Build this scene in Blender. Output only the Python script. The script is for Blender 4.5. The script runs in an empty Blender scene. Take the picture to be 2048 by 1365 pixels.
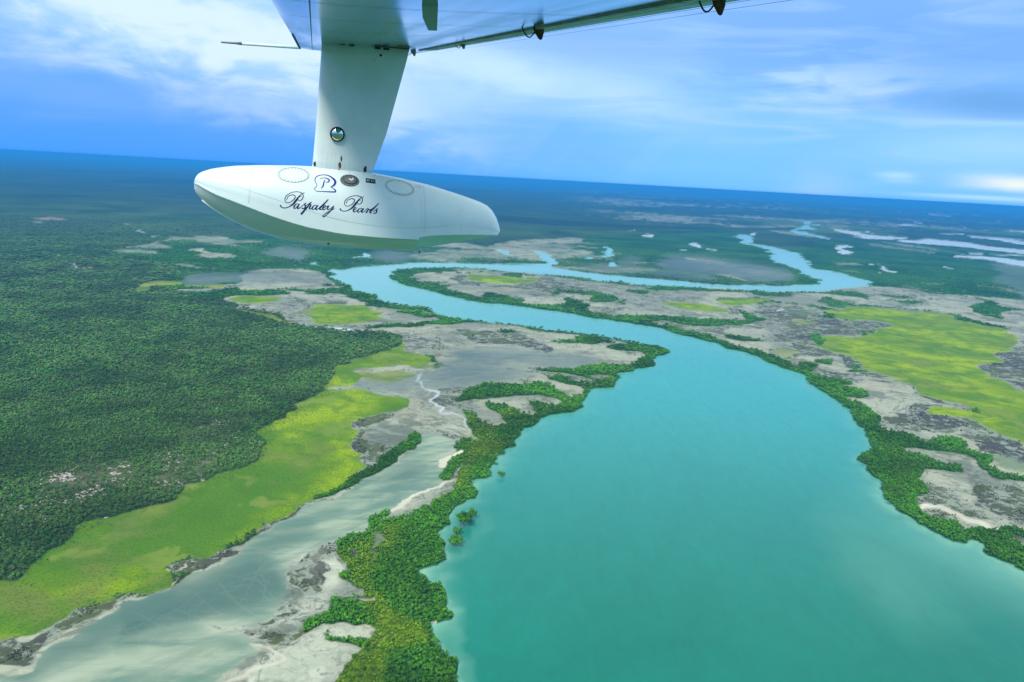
import bpy, bmesh, math, random
import numpy as np
from mathutils import Vector, Matrix
from mathutils.bvhtree import BVHTree

SC = bpy.context.scene
COL = SC.collection
random.seed(7)
RNG = np.random.default_rng(7)

# ------------------------------------------------------------------ camera
ALT = 350.0
FOC = 1479.0                     # focal length in photo pixels (photo is 2048 wide)
PITCH = math.radians(12.42)
ROLL = math.radians(3.2)
fw = np.array([0.0, math.cos(PITCH), -math.sin(PITCH)])
r0 = np.array([1.0, 0.0, 0.0])
u0 = np.array([0.0, math.sin(PITCH), math.cos(PITCH)])
CR = math.cos(ROLL) * r0 + math.sin(ROLL) * u0
CU = -math.sin(ROLL) * r0 + math.cos(ROLL) * u0
CAM = np.array([0.0, 0.0, ALT])
cam_d = bpy.data.cameras.new("camera")
cam = bpy.data.objects.new("camera", cam_d)
COL.objects.link(cam)
cam_d.sensor_width = 36.0
cam_d.lens = 36.0 * FOC / 2048.0
cam_d.clip_start = 0.05
cam_d.clip_end = 200000.0
M = Matrix.Identity(4)
for i in range(3):
    M[i][0] = CR[i]; M[i][1] = CU[i]; M[i][2] = -fw[i]; M[i][3] = CAM[i]
cam.matrix_world = M
SC.camera = cam


def ray(px, py):
    """direction (world) of a photo pixel, depth component 1"""
    return (px - 1024.0) / FOC * CR - (py - 682.5) / FOC * CU + fw


def project(x, y, z=0.0):
    dx, dy, dz = x - CAM[0], y - CAM[1], z - CAM[2]
    cx = dx * CR[0] + dy * CR[1] + dz * CR[2]
    cy = dx * CU[0] + dy * CU[1] + dz * CU[2]
    cz = dx * fw[0] + dy * fw[1] + dz * fw[2]
    czs = np.where(cz > 1e-3, cz, 1e-3)
    return 1024 + FOC * cx / czs, 682.5 - FOC * cy / czs, cz


def azel(px, py):
    d = ray(px, py); d = d / np.linalg.norm(d)
    return math.atan2(d[0], d[1]), math.asin(d[2])


# ------------------------------------------------------------------ node helper
class NT:
    def __init__(self, tree):
        self.t = tree; self.n = tree.nodes; self.l = tree.links

    def put(self, sock, v):
        if v is None: return
        if isinstance(v, bpy.types.NodeSocket): self.l.new(v, sock)
        else:
            if hasattr(sock.default_value, '__len__'):
                k = len(sock.default_value)
                v = tuple(v) if hasattr(v, '__len__') else (v,) * k
                if len(v) < k: v = v + (1.0,) * (k - len(v))
                sock.default_value = v[:k]
            else: sock.default_value = v

    def m(self, op, a, b=None, c=None, clamp=False):
        n = self.n.new('ShaderNodeMath'); n.operation = op; n.use_clamp = clamp
        for s, v in zip(n.inputs, (a, b, c)): self.put(s, v)
        return n.outputs[0]

    def vm(self, op, a, b=None, c=None):
        n = self.n.new('ShaderNodeVectorMath'); n.operation = op
        for s, v in zip(n.inputs, (a, b, c)): self.put(s, v)
        return n.outputs['Value'] if op in ('LENGTH', 'DOT_PRODUCT') else n.outputs[0]

    def scale(self, a, f):
        n = self.n.new('ShaderNodeVectorMath'); n.operation = 'SCALE'
        self.put(n.inputs[0], a); self.put(n.inputs['Scale'], f); return n.outputs[0]

    def mix(self, f, a, b):
        n = self.n.new('ShaderNodeMix'); n.data_type = 'RGBA'
        self.put(n.inputs[0], f); self.put(n.inputs[6], a); self.put(n.inputs[7], b)
        return n.outputs[2]

    def noise(self, vec, scale, detail=4, rough=0.55, dist=0.0):
        n = self.n.new('ShaderNodeTexNoise')
        self.put(n.inputs['Vector'], vec)
        n.inputs['Scale'].default_value = scale
        n.inputs['Detail'].default_value = detail
        n.inputs['Roughness'].default_value = rough
        n.inputs['Distortion'].default_value = dist
        return n.outputs[0]

    def voro(self, vec, scale, feature='F1', rnd=1.0):
        n = self.n.new('ShaderNodeTexVoronoi'); n.feature = feature
        self.put(n.inputs['Vector'], vec); n.inputs['Scale'].default_value = scale
        n.inputs['Randomness'].default_value = rnd
        return n.outputs[0]

    def rng(self, v, a, b, c=0.0, d=1.0, smooth=True):
        n = self.n.new('ShaderNodeMapRange')
        n.interpolation_type = 'SMOOTHSTEP' if smooth else 'LINEAR'
        for i, x in enumerate((v, a, b, c, d)): self.put(n.inputs[i], x)
        return n.outputs[0]

    def ramp(self, f, stops):
        n = self.n.new('ShaderNodeValToRGB'); e = n.color_ramp.elements
        while len(e) < len(stops): e.new(0.5)
        for k, (p, c) in enumerate(stops):
            e[k].position = p; e[k].color = tuple(c) + (1.0,)
        self.put(n.inputs[0], f); return n.outputs[0]

    def attr(self, name):
        n = self.n.new('ShaderNodeAttribute'); n.attribute_name = name
        return n

    def sep(self, v):
        n = self.n.new('ShaderNodeSeparateXYZ'); self.put(n.inputs[0], v); return n.outputs

    def comb(self, x, y, z):
        n = self.n.new('ShaderNodeCombineXYZ')
        for s, v in zip(n.inputs, (x, y, z)): self.put(s, v)
        return n.outputs[0]


def srgb(r, g, b):
    f = lambda c: (c / 255 / 12.92) if c / 255 <= 0.04045 else ((c / 255 + 0.055) / 1.055) ** 2.4
    return (f(r), f(g), f(b))


# ------------------------------------------------------------------ world / sky
SUN_EL = math.radians(48); SUN_AZ = math.radians(-162)     # azimuth from +Y towards +X
world = bpy.data.worlds.new("World"); SC.world = world; world.use_nodes = True
wt = world.node_tree; wt.nodes.clear(); W = NT(wt)
geo = W.n.new('ShaderNodeTexCoord').outputs['Generated']
wx, wy, wz = W.sep(geo)[:]
el = W.m('ARCSINE', wz)
az = W.m('ARCTAN2', wx, wy)
eld = W.m('MULTIPLY', el, 180 / math.pi)
azd = W.m('MULTIPLY', az, 180 / math.pi)
zc = W.m('ADD', W.m('MAXIMUM', wz, 0.0), 0.10)
cp = W.comb(W.m('DIVIDE', wx, zc), W.m('DIVIDE', wy, zc), 0.0)      # cloud sheet coordinates
n_big = W.noise(cp, 0.55, 8, 0.58, 0.4)
n_fine = W.noise(W.vm('ADD', cp, (7.3, 1.1, 0)), 1.7, 8, 0.6, 0.5)
strv = W.comb(W.m('MULTIPLY', azd, 0.05), W.m('MULTIPLY', W.m('ADD', eld, W.m('MULTIPLY', azd, -0.02)), 0.42), 0.3)
n_str = W.noise(strv, 1.6, 7, 0.58, 0.8)
n_cum = W.noise(W.comb(W.m('MULTIPLY', azd, 0.11), W.m('MULTIPLY', eld, 0.26), 1.7), 1.5, 9, 0.56, 0.3)
n1 = W.m('SUBTRACT', n_big, 0.5); n2 = W.m('SUBTRACT', n_fine, 0.5)
n3 = W.m('SUBTRACT', n_str, 0.5); n4 = W.m('SUBTRACT', n_cum, 0.5)
ew = W.m('ADD', eld, W.m('ADD', W.m('MULTIPLY', n3, 3.0), W.m('MULTIPLY', n1, 1.5)))  # warped elevation
elr = W.rng(ew, 0, 40, 0, 1, smooth=False)
left = W.ramp(elr, [(0.0, srgb(66, 158, 252)), (0.08, srgb(64, 154, 251)), (0.14, srgb(86, 162, 252)),
                    (0.20, srgb(120, 176, 253)), (0.30, srgb(150, 192, 250)), (0.45, srgb(196, 216, 240)),
                    (0.7, srgb(226, 236, 226))])
right = W.ramp(elr, [(0.0, srgb(118, 194, 253)), (0.08, srgb(124, 194, 252)), (0.16, srgb(136, 192, 250)),
                     (0.24, srgb(150, 192, 246)), (0.36, srgb(142, 182, 242)), (0.5, srgb(190, 212, 238)),
                     (0.7, srgb(226, 236, 226))])
col = W.mix(W.rng(W.m('ADD', azd, W.m('MULTIPLY', n1, 14)), -22, 16), left, right)


def gauss(px, py, wa, we, tilt=0.0, wob=1.0, power=2.0):
    a0, e0 = azel(px, py); a0 = math.degrees(a0); e0 = math.degrees(e0)
    da = W.m('SUBTRACT', W.m('ADD', azd, W.m('MULTIPLY', n4, 6 * wob)), a0)
    de = W.m('SUBTRACT', W.m('ADD', eld, W.m('MULTIPLY', n3, 3 * wob)), e0)
    de = W.m('SUBTRACT', de, W.m('MULTIPLY', da, tilt))
    q = W.m('ADD', W.m('POWER', W.m('ABSOLUTE', W.m('DIVIDE', da, wa)), power),
            W.m('POWER', W.m('ABSOLUTE', W.m('DIVIDE', de, we)), power))
    return W.m('EXPONENT', W.m('MULTIPLY', q, -1.0))


def paint(mask, c, amt=1.0):
    global col
    col = W.mix(W.m('MULTIPLY', mask, amt, clamp=True), col, c)


# bright cloud deck high on the left, its lower edge dropping to the right
a1, e1 = azel(0, 75); a2, e2 = azel(600, 235)
k = (e2 - e1) / (a2 - a1)
edge = W.m('ADD', W.m('MULTIPLY', W.m('SUBTRACT', azd, math.degrees(a1)), k), math.degrees(e1))
above = W.m('SUBTRACT', W.m('ADD', eld, W.m('ADD', W.m('MULTIPLY', n4, 6.0), W.m('MULTIPLY', n2, 1.2))), edge)
deck = W.m('MULTIPLY', W.rng(above, -2.6, 3.0), W.rng(azd, 4, -12))
deck_lit = W.rng(W.m('ADD', n_cum, W.m('MULTIPLY', n2, 0.5)), 0.34, 0.62)
paint(deck, W.mix(deck_lit, srgb(186, 216, 250), srgb(240, 245, 252)), 0.9)
paint(gauss(150, 190, 9, 1.6, -0.1), srgb(120, 172, 250), 0.75)
paint(gauss(330, 290, 14, 1.5, 0), srgb(68, 156, 252), 0.7)
paint(gauss(540, 205, 7, 1.2, -0.1), srgb(150, 188, 250), 0.6)
# bright cloud in the middle and its soft lower veil
paint(gauss(1010, 140, 6.0, 1.7, -0.20), srgb(214, 234, 252), 0.9)
paint(gauss(1230, 185, 6.0, 1.8, -0.18), srgb(196, 222, 252), 0.85)
paint(gauss(900, 190, 5.0, 1.6, -0.10), srgb(176, 210, 250), 0.7)
paint(gauss(1180, 90, 9.0, 1.0, 0.0), srgb(150, 188, 246), 0.8)
paint(gauss(1000, 270, 7.0, 1.5, -0.1), srgb(110, 178, 252), 0.5)
# right hand streaks, grey bank and the cream glow by the horizon
paint(W.m('MULTIPLY', W.rng(n_str, 0.50, 0.66), gauss(1700, 130, 14, 5.0, 0, 0)), srgb(188, 214, 248), 0.75)
paint(W.m('MULTIPLY', W.rng(n_cum, 0.44, 0.62), gauss(1700, 170, 6, 1.5, -0.05)), srgb(206, 226, 251), 0.9)
paint(gauss(1765, 183, 2.0, 0.35, 0.08, 0.25), srgb(222, 238, 254), 0.9)
paint(gauss(2010, 205, 8, 1.0, -0.05, 0.5), srgb(100, 160, 216), 0.9)
paint(gauss(1980, 90, 9, 2.0, 0, 1.0), srgb(116, 168, 226), 0.75)
paint(W.m('MULTIPLY', W.rng(n_str, 0.52, 0.40), gauss(1650, 90, 15, 4.5, 0, 0)), srgb(114, 168, 226), 0.6)
paint(gauss(1640, 392, 2.2, 1.6, 0.0, 0.5), srgb(176, 208, 246), 0.6)
paint(gauss(1960, 246, 8, 0.25, -0.03, 0.2), srgb(180, 214, 250), 0.7)
paint(gauss(2000, 300, 7, 1.2, 0, 0.5), srgb(172, 214, 250), 0.8)
paint(gauss(2035, 368, 2.6, 0.45, -0.06, 0.35), srgb(255, 246, 226), 0.95)
paint(gauss(1800, 352, 1.2, 0.3, 0, 0.4), srgb(190, 222, 252), 0.8)
paint(gauss(1980, 397, 4.5, 0.15, 0.0, 0.08), srgb(206, 232, 250), 0.7)
# slanting rain veils
rv = W.noise(W.comb(W.m('ADD', azd, W.m('MULTIPLY', eld, -0.9)), W.m('MULTIPLY', eld, 0.06), 4.0), 0.42, 3, 0.5)
paint(W.m('MULTIPLY', W.rng(rv, 0.35, 0.75), gauss(1150, 260, 12, 4.5, 0, 0)), srgb(168, 206, 252), 0.22)
low = W.rng(wz, -0.02, 0.0)
sky = W.n.new('ShaderNodeTexSky'); sky.sky_type = 'NISHITA'; sky.sun_disc = False
sky.sun_elevation = SUN_EL; sky.sun_rotation = SUN_AZ
sky.air_density = 1.2; sky.dust_density = 1.0
bg1 = W.n.new('ShaderNodeBackground'); bg1.inputs['Strength'].default_value = 0.10
wt.links.new(sky.outputs[0], bg1.inputs['Color'])
bg2 = W.n.new('ShaderNodeBackground'); bg2.inputs['Strength'].default_value = 1.0
wt.links.new(W.vm('MULTIPLY', col, (0.74, 0.865, 0.99)), bg2.inputs['Color'])
mx = W.n.new('ShaderNodeMixShader'); mx.inputs[0].default_value = 0.93
wt.links.new(bg1.outputs[0], mx.inputs[1]); wt.links.new(bg2.outputs[0], mx.inputs[2])
# the sky is brighter than the picture can hold in blue, so its blue runs past white
out = W.n.new('ShaderNodeOutputWorld'); wt.links.new(mx.outputs[0], out.inputs['Surface'])

# ------------------------------------------------------------------ sun, exposure
sd = bpy.data.lights.new("sun", 'SUN'); sd.energy = 2.3; sd.angle = math.radians(14); sd.color = (1.0, 0.95, 0.80)
sun = bpy.data.objects.new("sun", sd); COL.objects.link(sun)
sv = Vector((math.cos(SUN_EL) * math.sin(SUN_AZ), math.cos(SUN_EL) * math.cos(SUN_AZ), math.sin(SUN_EL)))
sun.rotation_euler = sv.to_track_quat('Z', 'Y').to_euler(); sun.location = (0, 0, 500)
SC.render.engine = 'CYCLES'
SC.view_settings.view_transform = 'Standard'
SC.view_settings.look = 'None'
SC.view_settings.exposure = 0.35
SC.view_settings.gamma = 1.0
SC.view_settings.use_curve_mapping = False
SC.cycles.use_denoising = True
SC.cycles.max_bounces = 6
SC.cycles.diffuse_bounces = 2
SC.cycles.glossy_bounces = 3
SC.cycles.volume_bounces = 0
SC.cycles.transparent_max_bounces = 8


# ------------------------------------------------------------------ object helpers
def tag(o, label=None, cat=None, group=None, kind=None):
    if label: o['label'] = label
    if cat: o['category'] = cat
    if group: o['group'] = group
    if kind: o['kind'] = kind
    return o


def link(name, me, parent=None, mats=()):
    o = bpy.data.objects.new(name, me); COL.objects.link(o)
    for m_ in mats: me.materials.append(m_)
    if parent is not None: o.parent = parent
    return o


def mesh_np(name, V, F, smooth=False):
    """V (n,3), F (m,k) numpy arrays"""
    me = bpy.data.meshes.new(name)
    V = np.asarray(V, np.float32); F = np.asarray(F, np.int32)
    m_, k_ = F.shape
    me.vertices.add(len(V)); me.vertices.foreach_set('co', V.ravel())
    me.loops.add(m_ * k_); me.loops.foreach_set('vertex_index', F.ravel())
    me.polygons.add(m_); me.polygons.foreach_set('loop_start', np.arange(0, m_ * k_, k_, dtype=np.int32))
    me.update(calc_edges=True)
    if smooth: me.polygons.foreach_set('use_smooth', np.ones(m_, bool))
    return me


def pmat(name, color, rough=0.5, metal=0.0, coat=0.0, spec=0.5, bump=None, vary=0.0, vscale=4.0, dirt=None):
    m_ = bpy.data.materials.new(name); m_.use_nodes = True
    N = NT(m_.node_tree); b = m_.node_tree.nodes['Principled BSDF']
    tc = N.n.new('ShaderNodeTexCoord').outputs['Object']
    c = tuple(color) + (1.0,)
    if vary > 0:
        nz = N.rng(N.noise(tc, vscale, 6, 0.6), 0.3, 0.7)
        c2 = tuple(x * (1 - vary) for x in color)
        csock = N.mix(nz, c2, color)
        if dirt is not None:
            st = N.rng(N.noise(N.vm('MULTIPLY', tc, (3.0, 3.0, 0.6)), 9.0, 8, 0.7), 0.62, 0.78)
            csock = N.mix(N.m('MULTIPLY', st, 0.5), csock, dirt)
        N.put(b.inputs['Base Color'], csock)
        N.put(b.inputs['Roughness'], N.rng(N.noise(tc, vscale * 3, 5, 0.6), 0.3, 0.7, rough * 0.8, min(1, rough * 1.3)))
    else:
        b.inputs['Base Color'].default_value = c; b.inputs['Roughness'].default_value = rough
    b.inputs['Metallic'].default_value = metal
    b.inputs['Coat Weight'].default_value = coat
    b.inputs['Coat Roughness'].default_value = 0.08
    b.inputs['Specular IOR Level'].default_value = spec
    if bump:
        bn = N.n.new('ShaderNodeBump'); bn.inputs['Strength'].default_value = bump[1]
        bn.inputs['Distance'].default_value = bump[2]
        N.put(bn.inputs['Height'], N.noise(tc, bump[0], 3, 0.5))
        N.l.new(bn.outputs[0], b.inputs['Normal'])
    return m_


# ================================================================== LAND COVER MAP
# every outline below was read off the photograph and is laid out on the ground plane
X0, Y0, X1, Y1 = -700, 236, 2748, 2100
Z3 = lambda P: [(x / 2.73, 400 + y / 2.73) + tuple(r / 2.73 for r in w) for x, y, *w in P]
Z4 = lambda P: [(600 + x / 2.56, 420 + y / 2.56) + tuple(r / 2.56 for r in w) for x, y, *w in P]
Z5 = lambda P: [(1350 + x / 2.73, 400 + y / 2.73) + tuple(r / 2.73 for r in w) for x, y, *w in P]
Z6 = lambda P: [(x / 2.048, 850 + y / 2.048) + tuple(r / 2.048 for r in w) for x, y, *w in P]
Z7 = lambda P: [(1500 + x / 2.416, 800 + y / 2.416) + tuple(r / 2.416 for r in w) for x, y, *w in P]
Z8 = lambda P: [(560 + x / 2.65, 850 + y / 2.65) + tuple(r / 2.65 for r in w) for x, y, *w in P]
CW, CH = (X1 - X0) // 2, (Y1 - Y0) // 2


def catmull(P, closed=True, k=4):
    P = [np.array(p, float) for p in P]; n = len(P); out_ = []
    if n < 3: return P
    for i in range(n if closed else n - 1):
        if closed: a, b, c, d = P[i - 1], P[i], P[(i + 1) % n], P[(i + 2) % n]
        else: a, b, c, d = P[max(i - 1, 0)], P[i], P[i + 1], P[min(i + 2, n - 1)]
        for s in range(k):
            t = s / k
            out_.append(0.5 * ((2 * b) + (-a + c) * t + (2 * a - 5 * b + 4 * c - d) * t * t + (-a + 3 * b - 3 * c + d) * t ** 3))
    if not closed: out_.append(P[-1])
    return out_


def raster(P, smooth=True):
    P = [p[:2] for p in P]
    Q = np.array(catmull(P) if smooth else P)
    qx = (Q[:, 0] - X0) / 2; qy = (Q[:, 1] - Y0) / 2
    a = np.zeros((CH, CW), np.float32)
    nx, ny = np.roll(qx, -1), np.roll(qy, -1)
    lo = max(0, int(qy.min()) - 1); hi = min(CH, int(qy.max()) + 2)
    for row in range(lo, hi):
        for sub in (0.25, 0.75):
            yy = row + sub
            c = (qy <= yy) != (ny <= yy)
            if not c.any(): continue
            xs = np.sort(qx[c] + (yy - qy[c]) / (ny[c] - qy[c]) * (nx[c] - qx[c]))
            for s in range(0, len(xs) - 1, 2):
                x_a = min(max(xs[s], 0), CW - 1e-3); x_b = min(max(xs[s + 1], 0), CW - 1e-3)
                if x_b <= x_a: continue
                ia, ib = int(x_a), int(x_b)
                if ia == ib: a[row, ia] += 0.5 * (x_b - x_a)
                else:
                    a[row, ia] += 0.5 * (ia + 1 - x_a); a[row, ib] += 0.5 * (x_b - ib)
                    a[row, ia + 1:ib] += 0.5
    return np.minimum(a, 1)


def stroke(P, soft=0.7, w=None, yscale=1.0):
    """polyline with a width (px) at each point"""
    P = [tuple(p) if len(p) > 2 else tuple(p) + (w,) for p in P]
    Q = np.array(catmull(P, closed=False)) if len(P) > 2 else np.array(P, float)
    a = np.zeros((CH, CW), np.float32)
    for i in range(len(Q) - 1):
        (ax, ay, aw), (bx, by, bw) = Q[i], Q[i + 1]
        ax = (ax - X0) / 2; bx = (bx - X0) / 2; ay = (ay - Y0) / 2; by = (by - Y0) / 2; aw /= 4; bw /= 4
        mw = max(aw, bw) + 2
        xa, xb = int(max(0, min(ax, bx) - mw)), int(min(CW, max(ax, bx) + mw + 1))
        ya, yb = int(max(0, min(ay, by) - mw)), int(min(CH, max(ay, by) + mw + 1))
        if xb <= xa or yb <= ya: continue
        gx, gy = np.meshgrid(np.arange(xa, xb) + .5, np.arange(ya, yb) + .5)
        dx, dy = bx - ax, by - ay; L = dx * dx + dy * dy + 1e-9
        t = np.clip(((gx - ax) * dx + (gy - ay) * dy) / L, 0, 1)
        d = np.hypot(gx - ax - t * dx, gy - ay - t * dy); r = aw + (bw - aw) * t
        v = np.clip((r - d) / soft + 0.5, 0, 1)
        a[ya:yb, xa:xb] = np.maximum(a[ya:yb, xa:xb], v)
    return a


def blur(a, r):
    r = max(1, int(r))
    for _ in range(3):
        for ax in (0, 1):
            p = np.pad(a, [(r + 1, r) if i == ax else (0, 0) for i in (0, 1)], mode='edge')
            c = np.cumsum(p, axis=ax, dtype=np.float64)
            if ax == 0: a = (c[2 * r + 1:] - c[:-2 * r - 1]) / (2 * r + 1)
            else: a = (c[:, 2 * r + 1:] - c[:, :-2 * r - 1]) / (2 * r + 1)
            a = a.astype(np.float32)
    return a


def vnoise(x, y, seed):
    xi = np.floor(x).astype(np.int64); yi = np.floor(y).astype(np.int64)
    fx = x - xi; fy = y - yi; fx = fx * fx * (3 - 2 * fx); fy = fy * fy * (3 - 2 * fy)
    def h(a, b):
        v = (a * 374761393 + b * 668265263 + seed * 1442695041) & 0xffffffff
        v = ((v ^ (v >> 13)) * 1274126177) & 0xffffffff
        return ((v ^ (v >> 16)) & 0xffff) / 32767.5 - 1.0
    return (h(xi, yi) * (1 - fx) + h(xi + 1, yi) * fx) * (1 - fy) + (h(xi, yi + 1) * (1 - fx) + h(xi + 1, yi + 1) * fx) * fy


KEYS = ['wood', 'mang', 'mud', 'wet', 'scrub', 'lagoon', 'meadow', 'olive', 'sand', 'red', 'pond', 'water']
LC = {k_: np.zeros((CH, CW), np.float32) for k_ in KEYS}
LC['wood'][:] = 1


def lay(key, a, amt=1.0):
    if key == 'wet': a = blur(a, 3)
    a = a * amt
    ys = np.nonzero(a.max(axis=1) > 0)[0]; xs = np.nonzero(a.max(axis=0) > 0)[0]
    if len(ys) == 0: return
    s = (slice(ys[0], ys[-1] + 1), slice(xs[0], xs[-1] + 1)); b = a[s]
    for k_ in KEYS: LC[k_][s] *= (1 - b)
    LC[key][s] += b


def lp(key, P, amt=1.0): lay(key, raster(P), amt)
def ls(key, P, w=None, amt=1.0): lay(key, stroke(P, w=w), amt)


# --- wet woods west of the river and the plain east of it
lp('mang', Z3([(850, 240), (1000, 205), (1400, 190), (1911, 200), (2400, 215), (2800, 300), (2500, 360), (1911, 540), (1650, 530), (1500, 510), (1300, 545), (1050, 515),
               (850, 450), (1000, 400), (830, 330), (600, 300), (700, 270)]))
lp('mang', [(980, 492), (1100, 478), (1260, 470), (1400, 462), (1480, 466), (1560, 500), (1700, 480), (1950, 500), (2300, 540), (2300, 640), (1730, 600), (1650, 575),
            (1350, 560), (1050, 535)])
lp('mud', [(775, 537), (1000, 541), (1230, 562), (1400, 572), (1560, 580), (1730, 574), (1800, 576), (1880, 590), (2048, 600), (2800, 680),
           (2800, 1600), (2048, 1240), (1900, 1130), (1740, 1000), (1690, 830), (1540, 745), (1300, 660), (1000, 615), (820, 580), (770, 555)])
# --- west delta
lp('mud', Z4([(-280, 330), (-150, 300), (0, 300), (120, 330), (250, 400), (430, 480), (700, 535), (860, 560), (1050, 590), (1400, 635), (1760, 700), (1830, 730),
              (1700, 820), (1500, 910), (1300, 1030), (1100, 1150), (1000, 1300), (850, 1400), (500, 1500), (200, 1500), (200, 1200), (100, 960),
              (200, 800), (480, 690), (420, 630), (100, 600), (-50, 580), (-150, 480), (-300, 400)]))
lp('mud', Z6([(1300, -100), (1960, 60), (1950, 250), (1700, 420), (1450, 560), (1480, 700), (1520, 780), (1520, 900), (1380, 1120), (1200, 1300), (-300, 1500), (-300, 1000),
              (0, 900), (250, 800), (700, 640), (1000, 480), (1300, 320), (1450, 150)]))
# mud flats among the wet woods
ls('mud', Z3([(840, 235, 4), (960, 230, 12), (1080, 236, 10), (1250, 245, 5), (1340, 255, 4)]))
ls('mud', Z3([(1250, 222, 4), (1340, 224, 8), (1420, 228, 4)]))
lp('mud', Z3([(1020, 280), (1100, 265), (1120, 285), (1200, 300), (1290, 312), (1170, 314), (1090, 300), (1060, 288)]))
lp('wet', Z3([(1340, 285), (1380, 280), (1420, 290), (1520, 262), (1600, 265), (1690, 275), (1700, 290), (1640, 310), (1690, 325), (1640, 335), (1655, 362), (1610, 335), (1540, 315), (1440, 298)]))
ls('wet', Z3([(1690, 270, 3), (1740, 270, 7), (1770, 272, 3)]))
ls('mud', Z3([(950, 355, 4), (1020, 361, 14), (1085, 372, 5)]))
ls('mud', Z3([(1330, 335, 4), (1420, 335, 4)]))
lp('wet', Z3([(900, 405), (980, 435), (1040, 412), (1280, 402), (1420, 408), (1560, 416), (1780, 432), (1750, 455), (1560, 440), (1480, 445), (1250, 450), (1180, 465), (1050, 465), (1000, 445)]))
lp('mud', Z3([(990, 492), (1100, 488), (1200, 475), (1250, 465), (1395, 465), (1250, 482), (1130, 502), (1010, 503)]))
lp('mud', Z3([(1215, 545), (1300, 520), (1540, 520), (1640, 500), (1780, 510), (1840, 505), (1920, 520), (1950, 600), (1900, 690), (1700, 690), (1620, 680), (1560, 640), (1480, 610), (1380, 590), (1300, 585)]))
ls('mud', Z3([(1500, 497, 5), (1580, 497, 9), (1660, 512, 6), (1740, 520, 4)]))
ls('mud', Z4([(20, 395, 6), (90, 410, 14), (140, 425, 6)])); ls('mud', Z4([(-20, 340, 6), (60, 355, 20), (110, 375, 6)]))
lp('mang', Z3([(1060, 512), (1200, 500), (1330, 492), (1480, 495), (1600, 515), (1500, 520), (1300, 522), (1210, 530)]))
lp('mang', Z4([(0, 430), (60, 410), (200, 400), (330, 440), (430, 490), (380, 500), (300, 460), (180, 425), (100, 432)]))
lp('wet', Z4([(380, 215), (460, 205), (540, 230), (640, 240), (560, 255), (440, 262), (370, 240)]))
ls('wet', Z4([(250, 262, 5), (390, 254, 12), (560, 244, 10), (800, 228, 16), (960, 232, 22), (1040, 252, 14)]))
ls('mud', Z4([(640, 240, 5), (720, 232, 12), (790, 228, 5)]))
ls('mud', Z4([(690, 255, 6), (740, 256, 12), (790, 262, 5)]))
lp('wet', Z4([(1380, 285), (1600, 290), (1780, 308), (2100, 330), (2100, 352), (1900, 345), (1700, 325), (1500, 308)]))
lp('wet', Z4([(1640, 255), (1700, 248), (1770, 250), (1770, 270), (1700, 276), (1640, 270)]))
lp('wet', Z4([(1250, 212), (1330, 208), (1400, 222), (1420, 235), (1330, 228)]))
lp('wet', Z5([(-60, 318), (60, 312), (130, 315), (300, 335), (400, 345), (520, 370), (640, 400), (665, 425), (640, 440), (520, 448), (400, 440), (300, 418), (100, 395), (-60, 375)]))
ls('mud', Z5([(40, 318, 4), (140, 330, 12), (260, 348, 4)]))
ls('mud', Z5([(250, 410, 4), (340, 425, 14), (380, 440, 5)]))
# streaks of mud on the far right plain
for P in ([(1000, 490, 10), (1100, 492, 16), (1200, 495, 6)], [(1240, 470, 5), (1400, 500, 12), (1500, 520, 14), (1640, 545, 8)],
          [(1180, 525, 6), (1300, 545, 16), (1470, 555, 8)], [(1640, 468, 3), (1760, 480, 8), (1906, 520, 16)],
          [(750, 520, 16), (1000, 545, 22), (1200, 570, 22), (1500, 596, 20), (1640, 622, 16), (1906, 680, 50)],
          [(880, 350, 4), (960, 352, 9), (1040, 356, 3)], [(900, 385, 3), (990, 388, 6)], [(1330, 455, 3), (1420, 462, 7), (1480, 456, 3)]):
    ls('mud', Z5(P), amt=0.8)
lp('wet', Z5([(1780, 350), (1906, 340), (2300, 400), (2300, 660), (1906, 560), (1840, 480), (1760, 440)]), 0.6)
lp('mang', Z5([(1620, 585), (1660, 550), (1700, 535), (1740, 570), (1820, 590), (1885, 602), (1830, 625), (1750, 655), (1680, 630), (1640, 615)]))
lp('mang', Z5([(800, 545), (870, 538), (950, 560), (1000, 575), (960, 590), (880, 595), (820, 575)]), 0.8)
ls('mang', Z5([(1000, 580, 8), (1150, 592, 8), (1400, 615, 6), (1510, 640, 16), (1700, 685, 14), (1860, 715, 10)]), amt=0.9)
# --- dark mottled samphire / scrub ground
lp('scrub', Z4([(770, 340), (850, 328), (920, 370), (1080, 385), (1200, 355), (1290, 350), (1380, 385), (1540, 420), (1350, 432), (1100, 404), (900, 395), (800, 375)]))
lp('scrub', Z4([(1240, 345), (1450, 355), (1700, 385), (1900, 395), (2048, 410), (2048, 500), (1900, 520), (1700, 520), (1560, 480), (1500, 440), (1400, 400)]), 0.7)
lp('scrub', Z4([(800, 618), (950, 612), (1150, 625), (1200, 655), (1290, 690), (1310, 725), (1230, 738), (1120, 695), (950, 690), (850, 655)]))
lp('scrub', Z4([(480, 640), (620, 650), (760, 690), (850, 705), (800, 725), (680, 720), (570, 730), (520, 690)]), 0.8)
lp('scrub', Z4([(-50, 430), (20, 480), (60, 560), (120, 610), (350, 610), (330, 590), (90, 575), (40, 530), (70, 480)]), 0.75)
lp('scrub', Z3([(1580, 530), (1700, 540), (1720, 570), (1690, 620), (1690, 660), (1780, 680), (1911, 680), (1911, 700), (1700, 690), (1580, 650), (1480, 600), (1400, 580)]), 0.7)
lp('wet', Z4([(790, 745), (900, 712), (1150, 722), (1300, 740), (1500, 762), (1420, 812), (1350, 825), (1200, 800), (1000, 800), (850, 790)]), 0.95)
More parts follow.
